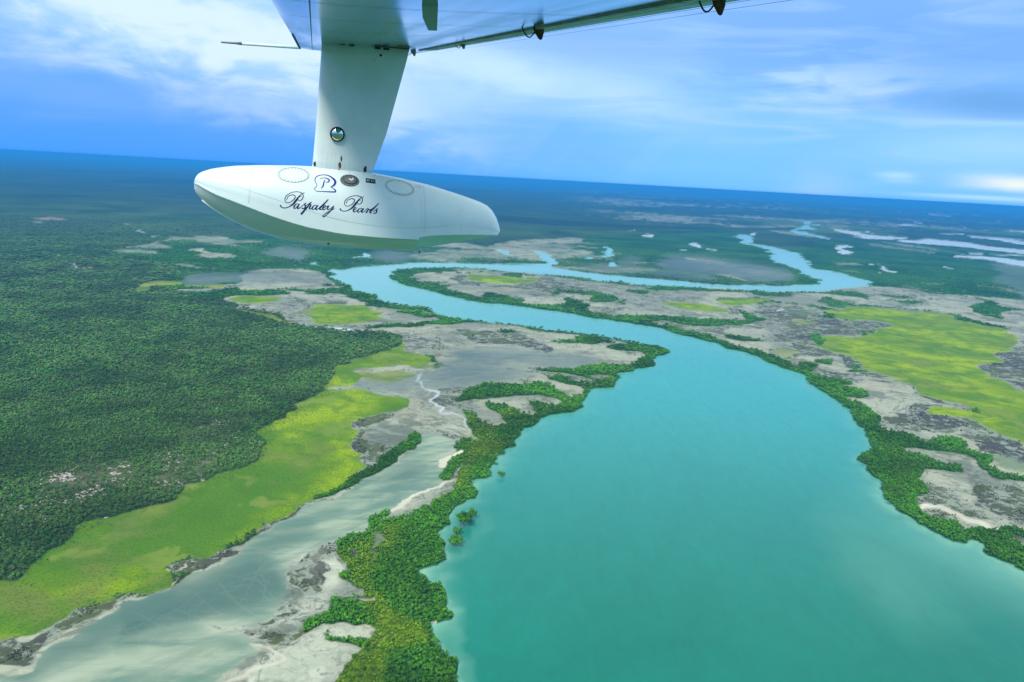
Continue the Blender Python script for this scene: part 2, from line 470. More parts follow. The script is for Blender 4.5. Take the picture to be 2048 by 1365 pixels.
lp('wet', Z4([(620, 850), (760, 810), (950, 810), (1120, 830), (1160, 855), (1050, 880), (900, 885), (820, 905), (760, 920), (700, 900)]), 0.8)
lp('wet', Z4([(700, 790), (800, 780), (1000, 800), (1180, 820), (1150, 850), (900, 840), (700, 830)]), 0.7)
lp('wet', Z4([(560, 840), (680, 835), (760, 900), (800, 960), (760, 980), (700, 930), (620, 930), (450, 930), (360, 960), (280, 900)]), 0.7)
lp('scrub', Z4([(700, 925), (820, 915), (840, 980), (900, 1010), (870, 1050), (780, 1040), (720, 1000)]), 0.8)
lp('scrub', Z4([(1090, 760), (1500, 760), (1500, 830), (1200, 850), (1150, 830)]), 0.25)
lp('scrub', Z4([(1200, 810), (1480, 815), (1500, 850), (1420, 880), (1260, 860)]), 0.8)
ls('scrub', Z4([(540, 1010, 14), (430, 1060, 40), (340, 1090, 50), (270, 1140, 30), (300, 1180, 40), (340, 1240, 50)]))
ls('scrub', Z4([(120, 935, 6), (180, 925, 24), (300, 928, 30), (420, 935, 8)]), amt=0.8)
lp('scrub', Z5([(440, 610), (560, 600), (700, 600), (820, 630), (900, 655), (1100, 668), (1170, 690), (1100, 715), (1000, 735), (860, 738), (790, 750), (700, 760), (600, 690), (520, 650)]))
lp('scrub', Z5([(700, 720), (800, 745), (770, 800), (850, 830), (960, 860), (1010, 915), (1100, 960), (1250, 1000), (1330, 1030), (1350, 1060), (1450, 1090), (1540, 1115),
                (1450, 1110), (1330, 1060), (1280, 1020), (1150, 980), (1000, 955), (900, 900), (880, 860), (700, 850), (560, 880), (500, 820), (600, 790), (640, 760)]))
lp('scrub', Z5([(1660, 930), (1750, 890), (1740, 845), (1830, 825), (2100, 800), (2100, 1100), (1906, 1050), (1850, 1010), (1780, 985)]))
lp('scrub', Z5([(1250, 1130), (1300, 1105), (1400, 1115), (1450, 1130), (1480, 1180), (1600, 1200), (1750, 1260), (1850, 1340), (1906, 1365), (1906, 1420),
                (1700, 1330), (1600, 1250), (1450, 1240), (1300, 1260), (1200, 1230), (1150, 1190), (1250, 1170)]))
lp('scrub', Z5([(140, 690), (300, 680), (480, 690), (460, 710), (300, 700), (240, 740), (160, 740)]), 0.9)
lp('scrub', Z7([(600, 90), (700, 110), (850, 95), (1000, 130), (960, 160), (800, 130), (700, 150), (640, 130)]), 0.8)
lp('scrub', Z7([(1070, 155), (1180, 190), (1260, 250), (1324, 265), (1400, 300), (1400, 340), (1250, 290), (1180, 270), (1100, 240), (1060, 190)]))
lp('scrub', Z7([(1090, 440), (1180, 425), (1324, 470), (1500, 500), (1500, 640), (1324, 600), (1240, 580), (1150, 540), (1080, 500)]))
ls('scrub', Z7([(860, 340, 6), (870, 380, 10), (915, 430, 10), (850, 470, 12)]), amt=0.9)
ls('scrub', Z6([(-150, 960, 90), (0, 935, 90), (120, 930, 80), (200, 870, 60), (300, 800, 50), (400, 770, 40), (480, 730, 26), (560, 695, 18), (640, 670, 12)]))
ls('scrub', Z6([(700, 590, 40), (800, 575, 50), (900, 545, 44), (970, 515, 20)]))
ls('scrub', Z6([(1080, 430, 16), (1200, 375, 14), (1290, 330, 10)]))
ls('scrub', Z6([(1460, 20, 50), (1485, 80, 60), (1500, 130, 60), (1450, 190, 34)]))
ls('scrub', Z6([(1225, 590, 40), (1250, 660, 80), (1290, 690, 30)])); ls('scrub', Z6([(1240, 570, 20), (1310, 520, 50), (1400, 500, 50), (1430, 560, 20)]), amt=0.7)
ls('scrub', Z6([(1110, 850, 40), (1150, 880, 80), (1210, 850, 50)])); ls('scrub', Z6([(1070, 800, 10), (1110, 785, 24), (1200, 765, 26), (1230, 745, 16)]))
ls('scrub', Z6([(1180, 735, 20), (1230, 750, 20)]))
ls('scrub', Z8([(820, 100, 8), (600, 20, 10), (480, 10, 12)]), amt=0.8); ls('scrub', Z8([(820, 20, 16), (940, 80, 40), (1040, 60, 20)]), amt=0.7)
lp('scrub', Z6([(1420, 900), (1480, 930), (1420, 1055), (1300, 1120), (1330, 1000)]), 0.35)
lp('scrub', Z8([(560, 480), (700, 440), (860, 330), (960, 240), (1010, 150), (1040, 130), (1000, 260), (900, 360), (760, 430), (640, 500)]), 0.5)
# --- shallow lagoon
lp('lagoon', Z6([(-300, 1400), (-300, 1100), (0, 1020), (120, 1000), (200, 930), (330, 850), (450, 780), (560, 715), (650, 680), (720, 645), (770, 610), (860, 598), (950, 565), (1010, 480), (1110, 430),
                 (1260, 355), (1400, 295), (1500, 225), (1600, 155), (1690, 100), (1740, 40), (1850, 60), (1880, 110), (1800, 160), (1820, 190), (1780, 240), (1700, 290), (1610, 350),
                 (1560, 395), (1500, 430), (1380, 470), (1250, 530), (1205, 570), (1190, 610), (1190, 660), (1150, 730), (1060, 790), (960, 820), (830, 830), (1000, 850), (1090, 890), (1060, 950), (900, 1060), (700, 1400)]))
lp('lagoon', Z6([(1200, 900), (1400, 850), (1500, 870), (1420, 940), (1250, 1040), (1000, 1200), (1050, 1000), (1150, 960)]), 0.35)
# --- meadows
lp('meadow', Z6([(-400, 560), (-100, 600), (0, 610), (100, 590), (200, 500), (300, 400), (480, 350), (600, 320), (700, 280), (850, 220), (940, 190), (1050, 150), (1090, 100), (1040, 20), (1180, -60), (1250, -100),
                 (1300, -140), (1345, -145), (1480, -142), (1680, -105), (1640, -60), (1480, -20), (1440, 10), (1475, 40), (1455, 90), (1482, 130), (1465, 180), (1440, 212), (1380, 255), (1290, 322), (1200, 370),
                 (1100, 410), (1010, 462), (940, 500), (900, 525), (850, 550), (800, 545), (700, 568), (660, 592), (690, 640), (620, 672), (500, 702), (440, 732), (370, 752), (300, 775), (250, 805),
                 (170, 845), (100, 870), (0, 890), (-400, 1000)]))
lp('meadow', Z4([(470, 670), (500, 680), (545, 712), (600, 740), (665, 765), (640, 782), (560, 797), (440, 802), (300, 820), (362, 850), (330, 882), (280, 902), (150, 906), (100, 920), (160, 850), (200, 800), (350, 740), (450, 720)]))
lp('olive', Z4([(340, 832), (450, 828), (570, 842), (540, 875), (440, 882), (370, 868)]), 0.8)
lp('olive', Z4([(560, 795), (660, 780), (700, 795), (640, 805), (500, 812)]), 0.6)
lp('meadow', Z4([(45, 530), (80, 490), (180, 482), (300, 490), (380, 500), (400, 535), (430, 560), (380, 575), (250, 585), (110, 580), (60, 560)]))
lp('meadow', Z4([(855, 340), (900, 330), (1020, 336), (1120, 350), (1200, 352), (1180, 370), (1050, 378), (900, 362)]))
lp('meadow', [(1315, 607), (1350, 606), (1405, 609), (1456, 620), (1434, 624), (1372, 620), (1340, 614)])
lp('meadow', Z5([(225, 555), (270, 538), (400, 538), (500, 550), (540, 562), (450, 572), (330, 580), (270, 570)]))
lp('meadow', Z3([(1270, 540), (1330, 525), (1450, 528), (1540, 535), (1480, 555), (1400, 572), (1300, 560)]))
lp('olive', Z3([(1255, 592), (1400, 600), (1500, 640), (1620, 690), (1560, 690), (1450, 650), (1350, 610)]))
lp('olive', Z3([(720, 495), (760, 465), (870, 440), (1000, 450), (1000, 470), (850, 475), (780, 505), (730, 505)]))
ls('olive', Z3([(1030, 472, 8), (1150, 470, 12), (1250, 468, 6)])); lp('olive', Z5([(640, 660), (700, 655), (770, 670), (740, 685), (680, 682)]), 0.8)
lp('olive', Z5([(520, 820), (600, 800), (650, 820), (620, 850), (560, 860)]), 0.6)
lp('meadow', Z5([(780, 600), (900, 605), (930, 585), (1000, 582), (1150, 600), (1300, 612), (1450, 622), (1510, 650), (1650, 680), (1800, 705), (1870, 722), (1840, 790), (1870, 825), (1740, 842), (1750, 890),
                 (1660, 930), (1790, 990), (1906, 1050), (2300, 1150), (2300, 1560), (1960, 1400), (1850, 1330), (1780, 1270), (1700, 1235), (1600, 1200), (1480, 1182), (1370, 1170), (1380, 1130), (1560, 1142), (1560, 1112), (1450, 1090), (1350, 1060), (1330, 1030),
                 (1200, 990), (1100, 960), (1000, 910), (960, 860), (850, 830), (760, 802), (790, 760), (860, 742), (1000, 738), (1170, 692), (1100, 665), (900, 652), (820, 625)]))
# --- higher forest tongue with its straight-ish edge (over the meadows)
lp('wood', Z4([(-600, 640), (0, 595), (200, 620), (350, 635), (480, 660), (492, 690), (470, 718), (350, 748), (250, 772), (190, 802), (160, 850), (100, 920), (0, 985), (-60, 1060), (-500, 1200)]))
lp('wood', Z6([(-500, -200), (1000, -200), (1180, -130), (1100, -60), (1040, 20), (1095, 80), (1050, 155), (940, 200), (800, 242), (700, 300), (600, 335), (480, 372), (380, 392), (290, 425), (200, 520), (100, 605), (0, 640), (-500, 660)]))
# --- mangrove belts
lp('mang', Z8([(1325, 0), (1100, 30), (1060, 70), (1040, 130), (1000, 190), (960, 230), (930, 280), (900, 335), (830, 395), (740, 435), (660, 475), (600, 510), (530, 515), (480, 560), (400, 575), (330, 600), (290, 640), (360, 690),
               (375, 740), (335, 790), (365, 840), (385, 870), (425, 885), (420, 920), (340, 935), (270, 950), (250, 1000), (130, 1050), (110, 1080), (200, 1080), (300, 1050), (480, 1060), (490, 1100), (460, 1130), (270, 1105), (270, 1122),
               (410, 1170), (400, 1210), (340, 1290), (280, 1365), (150, 1600), (950, 1900), (1100, 1365), (1100, 600), (1300, 200)]))
lp('mud', Z8([(370, 885), (420, 890), (420, 915), (370, 915)])); ls('mud', Z8([(340, 950, 8), (420, 940, 18), (490, 938, 8)])); ls('scrub', Z8([(390, 650, 10), (430, 680, 26), (410, 650, 10)]), amt=.8)
ls('scrub', Z8([(520, 720, 10), (520, 650, 26), (540, 590, 60)]), amt=.5)
lp('mang', Z4([(820, 960), (830, 930), (880, 915), (960, 900), (1100, 895), (1200, 885), (1240, 900), (1280, 930), (1360, 960), (1440, 930), (1380, 900), (1290, 875), (1260, 862), (1350, 858), (1450, 885),
               (1500, 870), (1420, 845), (1200, 828), (1400, 815), (1560, 792), (1650, 800), (1680, 782), (1760, 760), (1740, 728), (1530, 705), (1600, 690), (1800, 705), (1900, 715), (1900, 760), (1700, 900),
               (1400, 1100), (1105, 1300), (800, 1300), (880, 1190), (920, 1160), (870, 1130), (830, 1080), (830, 1040), (880, 1040), (940, 1090), (1080, 1100), (1090, 1080), (1000, 1030), (970, 1000), (1000, 985),
               (1060, 1010), (1150, 1040), (1210, 1040), (1145, 990), (1180, 980), (1250, 1000), (1310, 985), (1250, 960), (1100, 950), (950, 965), (850, 975)]))
lp('mud', Z4([(1480, 850), (1520, 845), (1600, 850), (1560, 862)]), .8); ls('mud', Z4([(1400, 850, 4), (1480, 880, 8), (1540, 890, 4)]), amt=.7)
ls('mang', Z4([(0, 270, 30), (80, 300, 30), (150, 335, 26), (180, 360, 44), (280, 415, 40), (360, 460, 40), (430, 490, 30), (560, 512, 9), (650, 536, 10), (760, 556, 14), (850, 570, 14), (1000, 586, 7), (1200, 611, 6), (1400, 636, 6), (1600, 669, 7), (1750, 699, 10), (1865, 720, 24)]))
lp('mang', Z4([(330, 605), (450, 590), (600, 582), (700, 567), (800, 555), (870, 570), (820, 585), (700, 592), (500, 602)]))
ls('mang', Z4([(470, 520, 4), (560, 525, 16), (660, 545, 18), (700, 540, 5)]))
lp('mang', Z4([(440, 300), (500, 290), (800, 292), (1000, 302), (1060, 335), (1000, 322), (800, 312), (650, 318), (575, 330), (575, 345), (620, 370), (640, 385), (780, 388), (760, 402), (830, 422), (900, 440), (1020, 456), (925, 432), (945, 420),
               (1050, 445), (1150, 462), (1130, 480), (1250, 490), (1370, 480), (1360, 458), (1400, 460), (1500, 487), (1430, 510), (1550, 535), (1620, 540), (1750, 545), (1880, 545), (2048, 560), (2048, 580),
               (1900, 573), (1820, 577), (1850, 592), (1950, 615), (2100, 660), (2100, 720), (1600, 600), (1000, 510), (600, 430), (440, 350)]))
ls('mang', Z4([(1000, 312, 14), (1200, 330, 12), (1400, 350, 8), (1600, 374, 8), (1800, 388, 12), (2048, 402, 14)]))
lp('mang', Z4([(1660, 415), (1720, 405), (1850, 390), (1950, 400), (1900, 412), (1800, 420), (1770, 435), (1720, 430)]))
lp('mang', Z5([(0, 640), (150, 650), (350, 658), (345, 620), (400, 612), (430, 640), (500, 660), (400, 672), (250, 690), (0, 672), (-40, 650)]))
ls('mang', Z5([(600, 600, 6), (650, 612, 20), (740, 605, 10)]), amt=.6); ls('mang', Z5([(770, 745, 30), (800, 775, 40)]), amt=.8)
ls('mang', Z5([(270, 735, 6), (340, 755, 22), (450, 760, 6)])); ls('mang', Z5([(420, 505, 30), (560, 515, 24), (650, 520, 10)]), amt=.9)
ls('mang', Z5([(0, 478, 16), (200, 495, 14), (500, 502, 8), (760, 506, 10), (880, 510, 24), (1000, 520, 30), (1060, 540, 14)]))
ls('mang', Z5([(240, 550, 6), (290, 537, 6), (400, 537, 6), (530, 555, 8), (460, 575, 6)]), amt=.8)
lp('mang', Z5([(-40, 690), (60, 710), (150, 735), (240, 765), (330, 788), (430, 826), (520, 856), (600, 888), (640, 918), (690, 890), (750, 900), (770, 950), (850, 975), (960, 1000), (965, 1015), (900, 1028),
               (950, 1040), (1050, 1052), (1100, 1075), (1060, 1095), (980, 1080), (945, 1092), (1020, 1125), (1105, 1155), (1090, 1172), (1020, 1160), (1090, 1215), (1140, 1262), (1280, 1285), (1300, 1320), (1200, 1420), (980, 1420), (900, 1150), (600, 1000), (-40, 760)]))
lp('mang', Z7([(440, -10), (540, 20), (590, 60), (640, 90), (640, 160), (740, 163), (800, 190), (900, 203), (860, 180), (940, 178), (1010, 205), (1000, 235), (1100, 262), (1150, 288), (1200, 330), (1250, 368), (1400, 400), (1400, 415), (1230, 388), (1150, 352), (1110, 292),
               (1000, 262), (860, 252), (760, 232), (700, 210), (730, 240), (790, 270), (960, 300), (1030, 330), (960, 345), (850, 338), (850, 380), (870, 430), (850, 460), (825, 490), (840, 530), (880, 560), (1000, 590), (1060, 620),
               (1090, 655), (1200, 636), (1324, 640), (1600, 700), (1600, 1000), (1324, 900), (900, 760), (600, 560), (480, 300), (440, 100)]))
ls('mang', Z7([(1040, 255, 10), (1180, 280, 30), (1324, 330, 40)]), amt=.5); ls('scrub', Z7([(1220, 690, 10), (1290, 690, 26), (1360, 720, 20)]), amt=.7)
ls('mang', Z7([(840, 320, 20), (940, 330, 30), (1030, 345, 10)]), amt=.8)
ls('mang', Z8([(190, 415, 18), (300, 350, 36), (400, 290, 46), (500, 225, 52), (600, 150, 56), (700, 95, 56), (735, 65, 40)]))
ls('mang', Z8([(500, 520, 40), (560, 490, 30)])); ls('mang', Z8([(850, 300, 20), (900, 230, 50), (950, 215, 20)]), amt=.9); ls('mang', Z8([(930, 120, 20), (1000, 100, 60), (1040, 90, 40)]))
ls('mang', Z5([(1545, 1128, 4), (1590, 1145, 12), (1635, 1153, 8)]))
# --- sand
ls('sand', Z8([(575, 478, 10), (640, 435, 20), (700, 395, 20), (770, 350, 12), (830, 312, 14), (890, 290, 6)]))
lp('sand', Z8([(850, 212), (870, 190), (930, 165), (965, 150), (1000, 138), (1005, 158), (970, 180), (920, 195), (880, 218)]))
ls('sand', Z8([(560, 515, 4), (575, 512, 12)])); ls('sand', Z8([(600, 210, 4), (640, 155, 14), (690, 130, 6)]), amt=.5)
ls('sand', Z6([(900, 1080, 12), (960, 1045, 12), (1030, 1010, 14), (1110, 975, 18), (1190, 950, 14), (1160, 925, 8), (1060, 900, 8)]), amt=.9)
ls('sand', Z6([(1080, 915, 30), (1130, 905, 30), (1200, 900, 10)]), amt=.4); ls('sand', Z6([(1190, 880, 14), (1260, 845, 14), (1350, 815, 8)]), amt=.5)
ls('sand', Z6([(665, 595, 10), (700, 620, 12), (690, 640, 8)])); ls('sand', Z6([(700, 600, 6), (760, 575, 12)]), amt=.5)
ls('sand', Z7([(838, 515, 8), (920, 525, 14), (1000, 550, 14), (1100, 590, 18), (1165, 628, 10)])); ls('sand', Z7([(1195, 640, 10), (1215, 645, 10)]))
ls('sand', Z8([(1020, 310, 8), (1045, 297, 10), (1080, 292, 4)])); ls('sand', Z8([(795, 1060, 10), (830, 1045, 14)]))
ls('pond', Z4([(570, 835, 3), (640, 880, 6), (635, 915, 6), (690, 940, 14), (710, 985, 14), (750, 1012, 14), (708, 1040, 8), (790, 1055, 6), (860, 1130, 4)]), amt=.6)
ls('pond', Z4([(0, 595, 6), (80, 600, 8), (200, 612, 8), (330, 618, 5)]), amt=.8)
ls('pond', Z5([(565, 605, 5), (590, 600, 8)]), amt=.8)
# --- red earth and small white pans in the forest
for P in (Z3([(195, 108, 4), (260, 105, 10), (340, 108, 3)]), Z3([(370, 352, 8), (400, 352, 12), (425, 362, 6)]), Z3([(415, 374, 8), (480, 372, 8), (550, 369, 6)]),
          Z3([(300, 358, 3), (370, 362, 6)]), Z3([(715, 260, 5), (745, 258, 5)]), Z3([(815, 522, 10), (850, 528, 8)]), Z3([(680, 134, 4), (710, 136, 5)])):
    ls('red', P, amt=.8)
for P in (Z3([(775, 168, 6), (790, 176, 8)]), Z3([(850, 197, 6), (868, 202, 6)]), Z3([(395, 352, 10), (408, 375, 14), (400, 388, 6)]), Z3([(195, 124, 3), (220, 125, 4)]),
          Z3([(375, 645, 5), (380, 645, 5)]), Z3([(965, 1196, 12), (985, 1200, 10)]), Z3([(1620, 680, 6), (1700, 695, 8), (1830, 705, 8), (1911, 708, 8)])):
    ls('pond', P, amt=.9)
ls('mud', Z3([(420, 328, 5), (490, 332, 6)]), amt=.7); ls('mud', Z3([(630, 298, 3), (700, 285, 5), (830, 265, 3)]), amt=.6); ls('mud', Z3([(540, 303, 3), (640, 296, 4)]), amt=.5)
# --- far ponds, salt pans and creeks
for P in ([(880, 168, 6), (960, 185, 18), (1060, 205, 18), (1240, 212, 6)], [(1225, 225, 5), (1300, 230, 16), (1400, 232, 24), (1560, 245, 22), (1700, 264, 16), (1906, 286, 16), (2400, 340, 16)],
          [(1515, 308, 4), (1700, 320, 14), (1906, 348, 26), (2400, 400, 30)], [(1620, 210, 5), (1750, 218, 8), (1906, 242, 14), (2400, 280, 10)], [(1740, 214, 3), (1906, 232, 6)],
          [(1250, 138, 3), (1285, 144, 9), (1300, 146, 4)], [(1320, 130, 4), (1350, 133, 5)], [(1110, 358, 4), (1135, 362, 8), (1160, 378, 8), (1185, 392, 12), (1222, 396, 4)],
          [(1130, 402, 3), (1145, 403, 4)], [(1475, 370, 7), (1510, 373, 5)], [(100, 235, 3), (140, 250, 11), (172, 262, 3)], [(200, 270, 4), (235, 275, 4)], [(40, 275, 3), (70, 277, 5)],
          [(395, 184, 5), (410, 188, 10), (425, 187, 4)], [(1550, 152, 3), (1562, 154, 4)], [(1650, 296, 3), (1665, 298, 5)], [(1060, 182, 4), (1075, 184, 3)], [(1410, 84, 2), (1500, 92, 3)],
          [(1700, 300, 3), (1906, 306, 4), (2300, 320, 4)], [(1450, 192, 2), (1560, 194, 3)], [(1800, 172, 3), (1906, 180, 6), (2300, 200, 8)]):
    ls('pond', Z5(P))
for P in ([(240, 135, 3), (330, 148, 10), (450, 150, 9), (650, 148, 6)], [(510, 172, 6), (640, 184, 16), (760, 200, 12), (860, 214, 4)], [(820, 148, 8), (880, 150, 10), (940, 152, 4)], [(850, 160, 6), (950, 172, 10)],
          [(1040, 240, 4), (1200, 262, 8), (1400, 290, 6)], [(1150, 236, 4), (1240, 248, 10), (1400, 268, 8), (1600, 300, 4)], [(1640, 125, 4), (1760, 126, 5)]):
    ls('mud', Z5(P), amt=.75)
lp('pond', Z5([(893, 258), (920, 253), (957, 254), (935, 266), (950, 290), (920, 293), (895, 292)]))
ls('pond', Z4([(1700, 105, 3), (1710, 108, 4)])); ls('pond', Z4([(1760, 131, 12), (1772, 132, 12)])); ls('pond', Z4([(2010, 172, 5), (2070, 190, 8)])); ls('pond', Z4([(1965, 208, 3), (1985, 210, 4)]))
lp('pond', Z4([(325, 224), (368, 232), (360, 242), (325, 248), (300, 248), (340, 238)]))
ls('pond', Z3([(1130, 365, 2), (1160, 380, 4)]), amt=.8)
# --- broken flats and thickets that nobody could outline one by one
_px, _py = np.meshgrid(X0 + 2 * (np.arange(CW) + .5), Y0 + 2 * (np.arange(CH) + .5))
_D = ((_px - 1024) / FOC)[..., None] * CR - ((_py - 682.5) / FOC)[..., None] * CU + fw
_t = ALT / np.maximum(-_D[..., 2], 0.004)
_x = _t * _D[..., 0]; _y = _t * _D[..., 1]; _d = np.hypot(_x, _y)
def fbm(lams, seed, sx=1.0):
    r = 0; w_ = 1.0
    for q, lam in enumerate(lams):
        r = r + w_ * vnoise(_x / lam / sx, _y / lam, seed + q); w_ *= .62
    return r
sstep = lambda a, b, v: (lambda t: t * t * (3 - 2 * t))(np.clip((v - a) / (b - a), 0, 1))
east = sstep(-200, 900, _x - 0.06 * _y)
flat_n = fbm((1100, 480, 210, 90, 40), 301, 1.6)
lay('mud', (sstep(.62, .80, flat_n) * LC['mang'] * sstep(1900, 2600, _d) * .85).astype(np.float32))
lay('mud', (sstep(.55, .85, flat_n) * LC['wood'] * east * sstep(3000, 4500, _d) * .7).astype(np.float32))
lay('meadow', (sstep(.75, .95, fbm((1500, 600, 260), 331, 2.0)) * LC['wood'] * east * sstep(4500, 6000, _d) * .35).astype(np.float32))
thick = fbm((120, 52, 24, 11, 5), 311)
lay('scrub', (sstep(.42, .56, thick) * LC['mud'] * .9).astype(np.float32))
lay('mang', (sstep(.78, .86, fbm((170, 70, 30, 13), 321, 1.4)) * (LC['mud'] + LC['scrub']) * sstep(1000, 1300, _d) * .9).astype(np.float32))
lay('olive', (sstep(.55, .8, fbm((60, 26, 12, 6), 341)) * LC['meadow'] * .55).astype(np.float32))
# --- the river and its creeks
RIV = [(911, 1365), (917, 1325), (911, 1314), (888, 1303), (869, 1269), (862, 1250), (896, 1239), (892, 1227), (881, 1212), (886, 1190), (881, 1171), (862, 1152), (839, 1144), (851, 1137), (885, 1139),
       (894, 1127), (885, 1110), (888, 1091), (881, 1076), (888, 1054), (907, 1042), (896, 1035), (915, 1016), (941, 1001), (951, 990), (941, 967), (960, 959), (983, 952), (986, 937), (990, 914), (1013, 907),
       (1032, 888), (1034, 874), (1061, 857), (1073, 842), (1108, 830), (1147, 815), (1145, 808), (1166, 799), (1182, 779), (1217, 772), (1233, 760), (1264, 744), (1303, 725), (1328, 709), (1327, 700),
       (1284, 691), (1225, 680), (1147, 666), (1069, 656), (1010, 650), (944, 643), (897, 633), (854, 621), (815, 613), (768, 604), (737, 590), (698, 574), (666, 557), (659, 549), (668, 542), (651, 533),
       (620, 527), (623, 523), (640, 527), (662, 537), (690, 540), (717, 534), (764, 530), (819, 526), (912, 526), (991, 529), (1049, 529), (1077, 527), (1084, 521), (1096, 519), (1104, 531), (1120, 537), (1186, 547), (1264, 555),
       (1342, 561), (1405, 567), (1478, 570), (1570, 572), (1632, 571), (1641, 567), (1632, 557), (1606, 545), (1577, 530), (1555, 525), (1542, 517), (1544, 506), (1526, 497), (1497, 488), (1482, 479), (1460, 471),
       (1475, 468.5), (1493, 473), (1511, 482), (1515, 488), (1548, 496), (1581, 503), (1606, 514), (1619, 526), (1621, 534), (1661, 543), (1702, 552), (1724, 561), (1732, 569), (1716, 576), (1680, 579),
       (1625, 582), (1551, 582), (1460, 578), (1400, 574), (1303, 570), (1225, 564), (1147, 555), (1069, 547), (991, 540), (912, 536), (834, 536), (795, 538), (782, 545), (779, 553), (791, 563), (823, 574),
       (866, 586), (932, 600), (1010, 611), (1049, 615), (1108, 623), (1186, 635), (1225, 641), (1303, 654), (1342, 664), (1372, 672), (1409, 682), (1460, 697), (1497, 711), (1533, 726), (1570, 739), (1603, 748),
       (1614, 761), (1661, 785), (1680, 803), (1702, 825), (1724, 854), (1723, 868), (1736, 883), (1732, 908), (1740, 941), (1744, 957), (1761, 978), (1775, 994), (1786, 1009), (1806, 1017), (1827, 1044),
       (1852, 1055), (1864, 1069), (1906, 1086), (1926, 1081), (1955, 1086), (1964, 1102), (1988, 1119), (2021, 1133), (2048, 1146), (2300, 1240), (2760, 1400), (2760, 2120), (900, 2120), (915, 1500)]
riv = raster(RIV)
creek = np.zeros_like(riv)
for P in (Z4([(1035, 208, 8), (1058, 216, 16), (1085, 226, 14), (1112, 236, 6)]), Z4([(1190, 209, 8), (1210, 214, 14), (1240, 232, 26), (1262, 246, 34), (1275, 268, 60), (1262, 290, 60)]),
          Z4([(1580, 192, 6), (1600, 202, 18), (1590, 218, 26), (1565, 232, 14), (1530, 240, 3)]), Z4([(1435, 242, 6), (1460, 246, 12), (1480, 248, 3)]), Z4([(1590, 275, 4), (1612, 282, 22), (1640, 286, 4)]),
          Z4([(335, 224, 4), (355, 235, 16), (320, 246, 4)]), Z5([(690, 120, 4), (725, 124, 10), (765, 138, 20), (740, 152, 18), (690, 158, 10), (645, 162, 8), (660, 175, 12), (720, 186, 10), (800, 206, 6), (860, 216, 3)])):
    creek = np.maximum(creek, stroke(P))
lay('water', np.maximum(riv, creek))

# --- soft modifiers
MOD = {}
notw = 1 - LC['water']
sh = (blur(notw, 4) * 0.8 + blur(notw, 16) * 0.5) * (0.35 + 0.65 * sstep(700, 1100, _py))
MOD['shallow'] = np.clip(sh, 0, 1) * riv
plume = blur(np.maximum(stroke(Z8([(860, 1080, 60), (900, 980, 90), (950, 1080, 50), (985, 1200, 30), (1010, 1300, 26), (1020, 1500, 20)], )), stroke(Z8([(760, 790, 60), (860, 760, 30), (1000, 640, 20), (1120, 480, 30)]))), 5)
plume2 = blur(np.maximum(stroke(Z7([(360, 500, 60), (480, 680, 90), (620, 850, 120), (800, 1000, 100), (1000, 1120, 60)])), stroke(Z7([(700, 560, 80), (900, 720, 120), (1200, 820, 160), (1500, 960, 200)]))), 22)
MOD['shallow'] = np.clip(MOD['shallow'] + 0.30 * plume * riv + 0.45 * plume2 * riv, 0, 1)
dk = np.zeros_like(riv)
for P, a in ((Z6([(520, 800, 120), (700, 740, 160), (850, 700, 150), (1000, 660, 150), (1120, 640, 120), (1160, 700, 50)]), 1.0), (Z6([(60, 1040, 50), (200, 960, 60), (350, 880, 90), (520, 800, 120)]), .8),
             (Z6([(930, 640, 80), (1030, 540, 100), (1150, 470, 80), (1250, 420, 60)]), .6), (Z6([(1560, 230, 60), (1680, 190, 80), (1740, 170, 30)]), .7), (Z6([(1300, 360, 40), (1450, 290, 60), (1600, 290, 40)]), .3),
             (Z6([(500, 860, 80), (650, 850, 60), (800, 850, 30)]), .7)):
    dk = np.maximum(dk, blur(stroke([(x_, y_, w_ * 1.15) for x_, y_, w_ in P]), 6) * a)
MOD['lagdark'] = np.clip(dk, 0, 1)
warm = np.zeros_like(riv)
for P, a in ((Z6([(760, 640, 60), (900, 590, 50), (1000, 520, 30)]), .8), (Z6([(820, 830, 60), (1000, 840, 70), (1090, 870, 60)]), .9), (Z6([(200, 1050, 120), (400, 1000, 60), (600, 980, 80), (900, 930, 120)]), .55),
             (Z6([(1220, 570, 50), (1320, 500, 40), (1450, 440, 26)]), .8), (Z6([(1240, 640, 60), (1180, 620, 30)]), .8), (Z6([(1200, 1000, 200), (1400, 900, 160)]), .6), (Z6([(330, 870, 10), (480, 770, 14), (620, 700, 16)]), .3),
             (Z6([(1850, 110, 60), (1900, 150, 40)]), .6)):
    warm = np.maximum(warm, blur(stroke(P), 6) * a)
warm = np.maximum(warm, blur(raster(Z8([(120, 740), (330, 690), (370, 760), (340, 830), (250, 900), (140, 880)])), 4))
warm = np.maximum(warm, blur(stroke(Z6([(1090, 800, 60), (1200, 760, 80), (1320, 720, 60)])), 5))
warm = np.maximum(warm, blur(raster(Z8([(0, 1150), (250, 1060), (480, 1070), (400, 1170), (300, 1365), (-300, 1500)])), 6) * .9)
MOD['silt'] = np.clip(warm, 0, 1)
rk = np.zeros_like(riv)
for P, a in ((Z6([(230, 250, 120), (400, 220, 120), (560, 200, 80), (700, 190, 110), (850, 150, 90)]), .8), (Z6([(780, 30, 80), (950, 20, 70), (1000, 20, 40)]), .9), (Z6([(80, 340, 90), (160, 330, 60)]), .6),
             (Z6([(660, 230, 40), (760, 235, 40)]), 1.0), (Z6([(380, 390, 30), (460, 385, 30)]), .6)):
    rk = np.maximum(rk, blur(stroke(P), 9) * a)
MOD['rock'] = rk
stk = np.zeros_like(riv)
rr = random.Random(5)
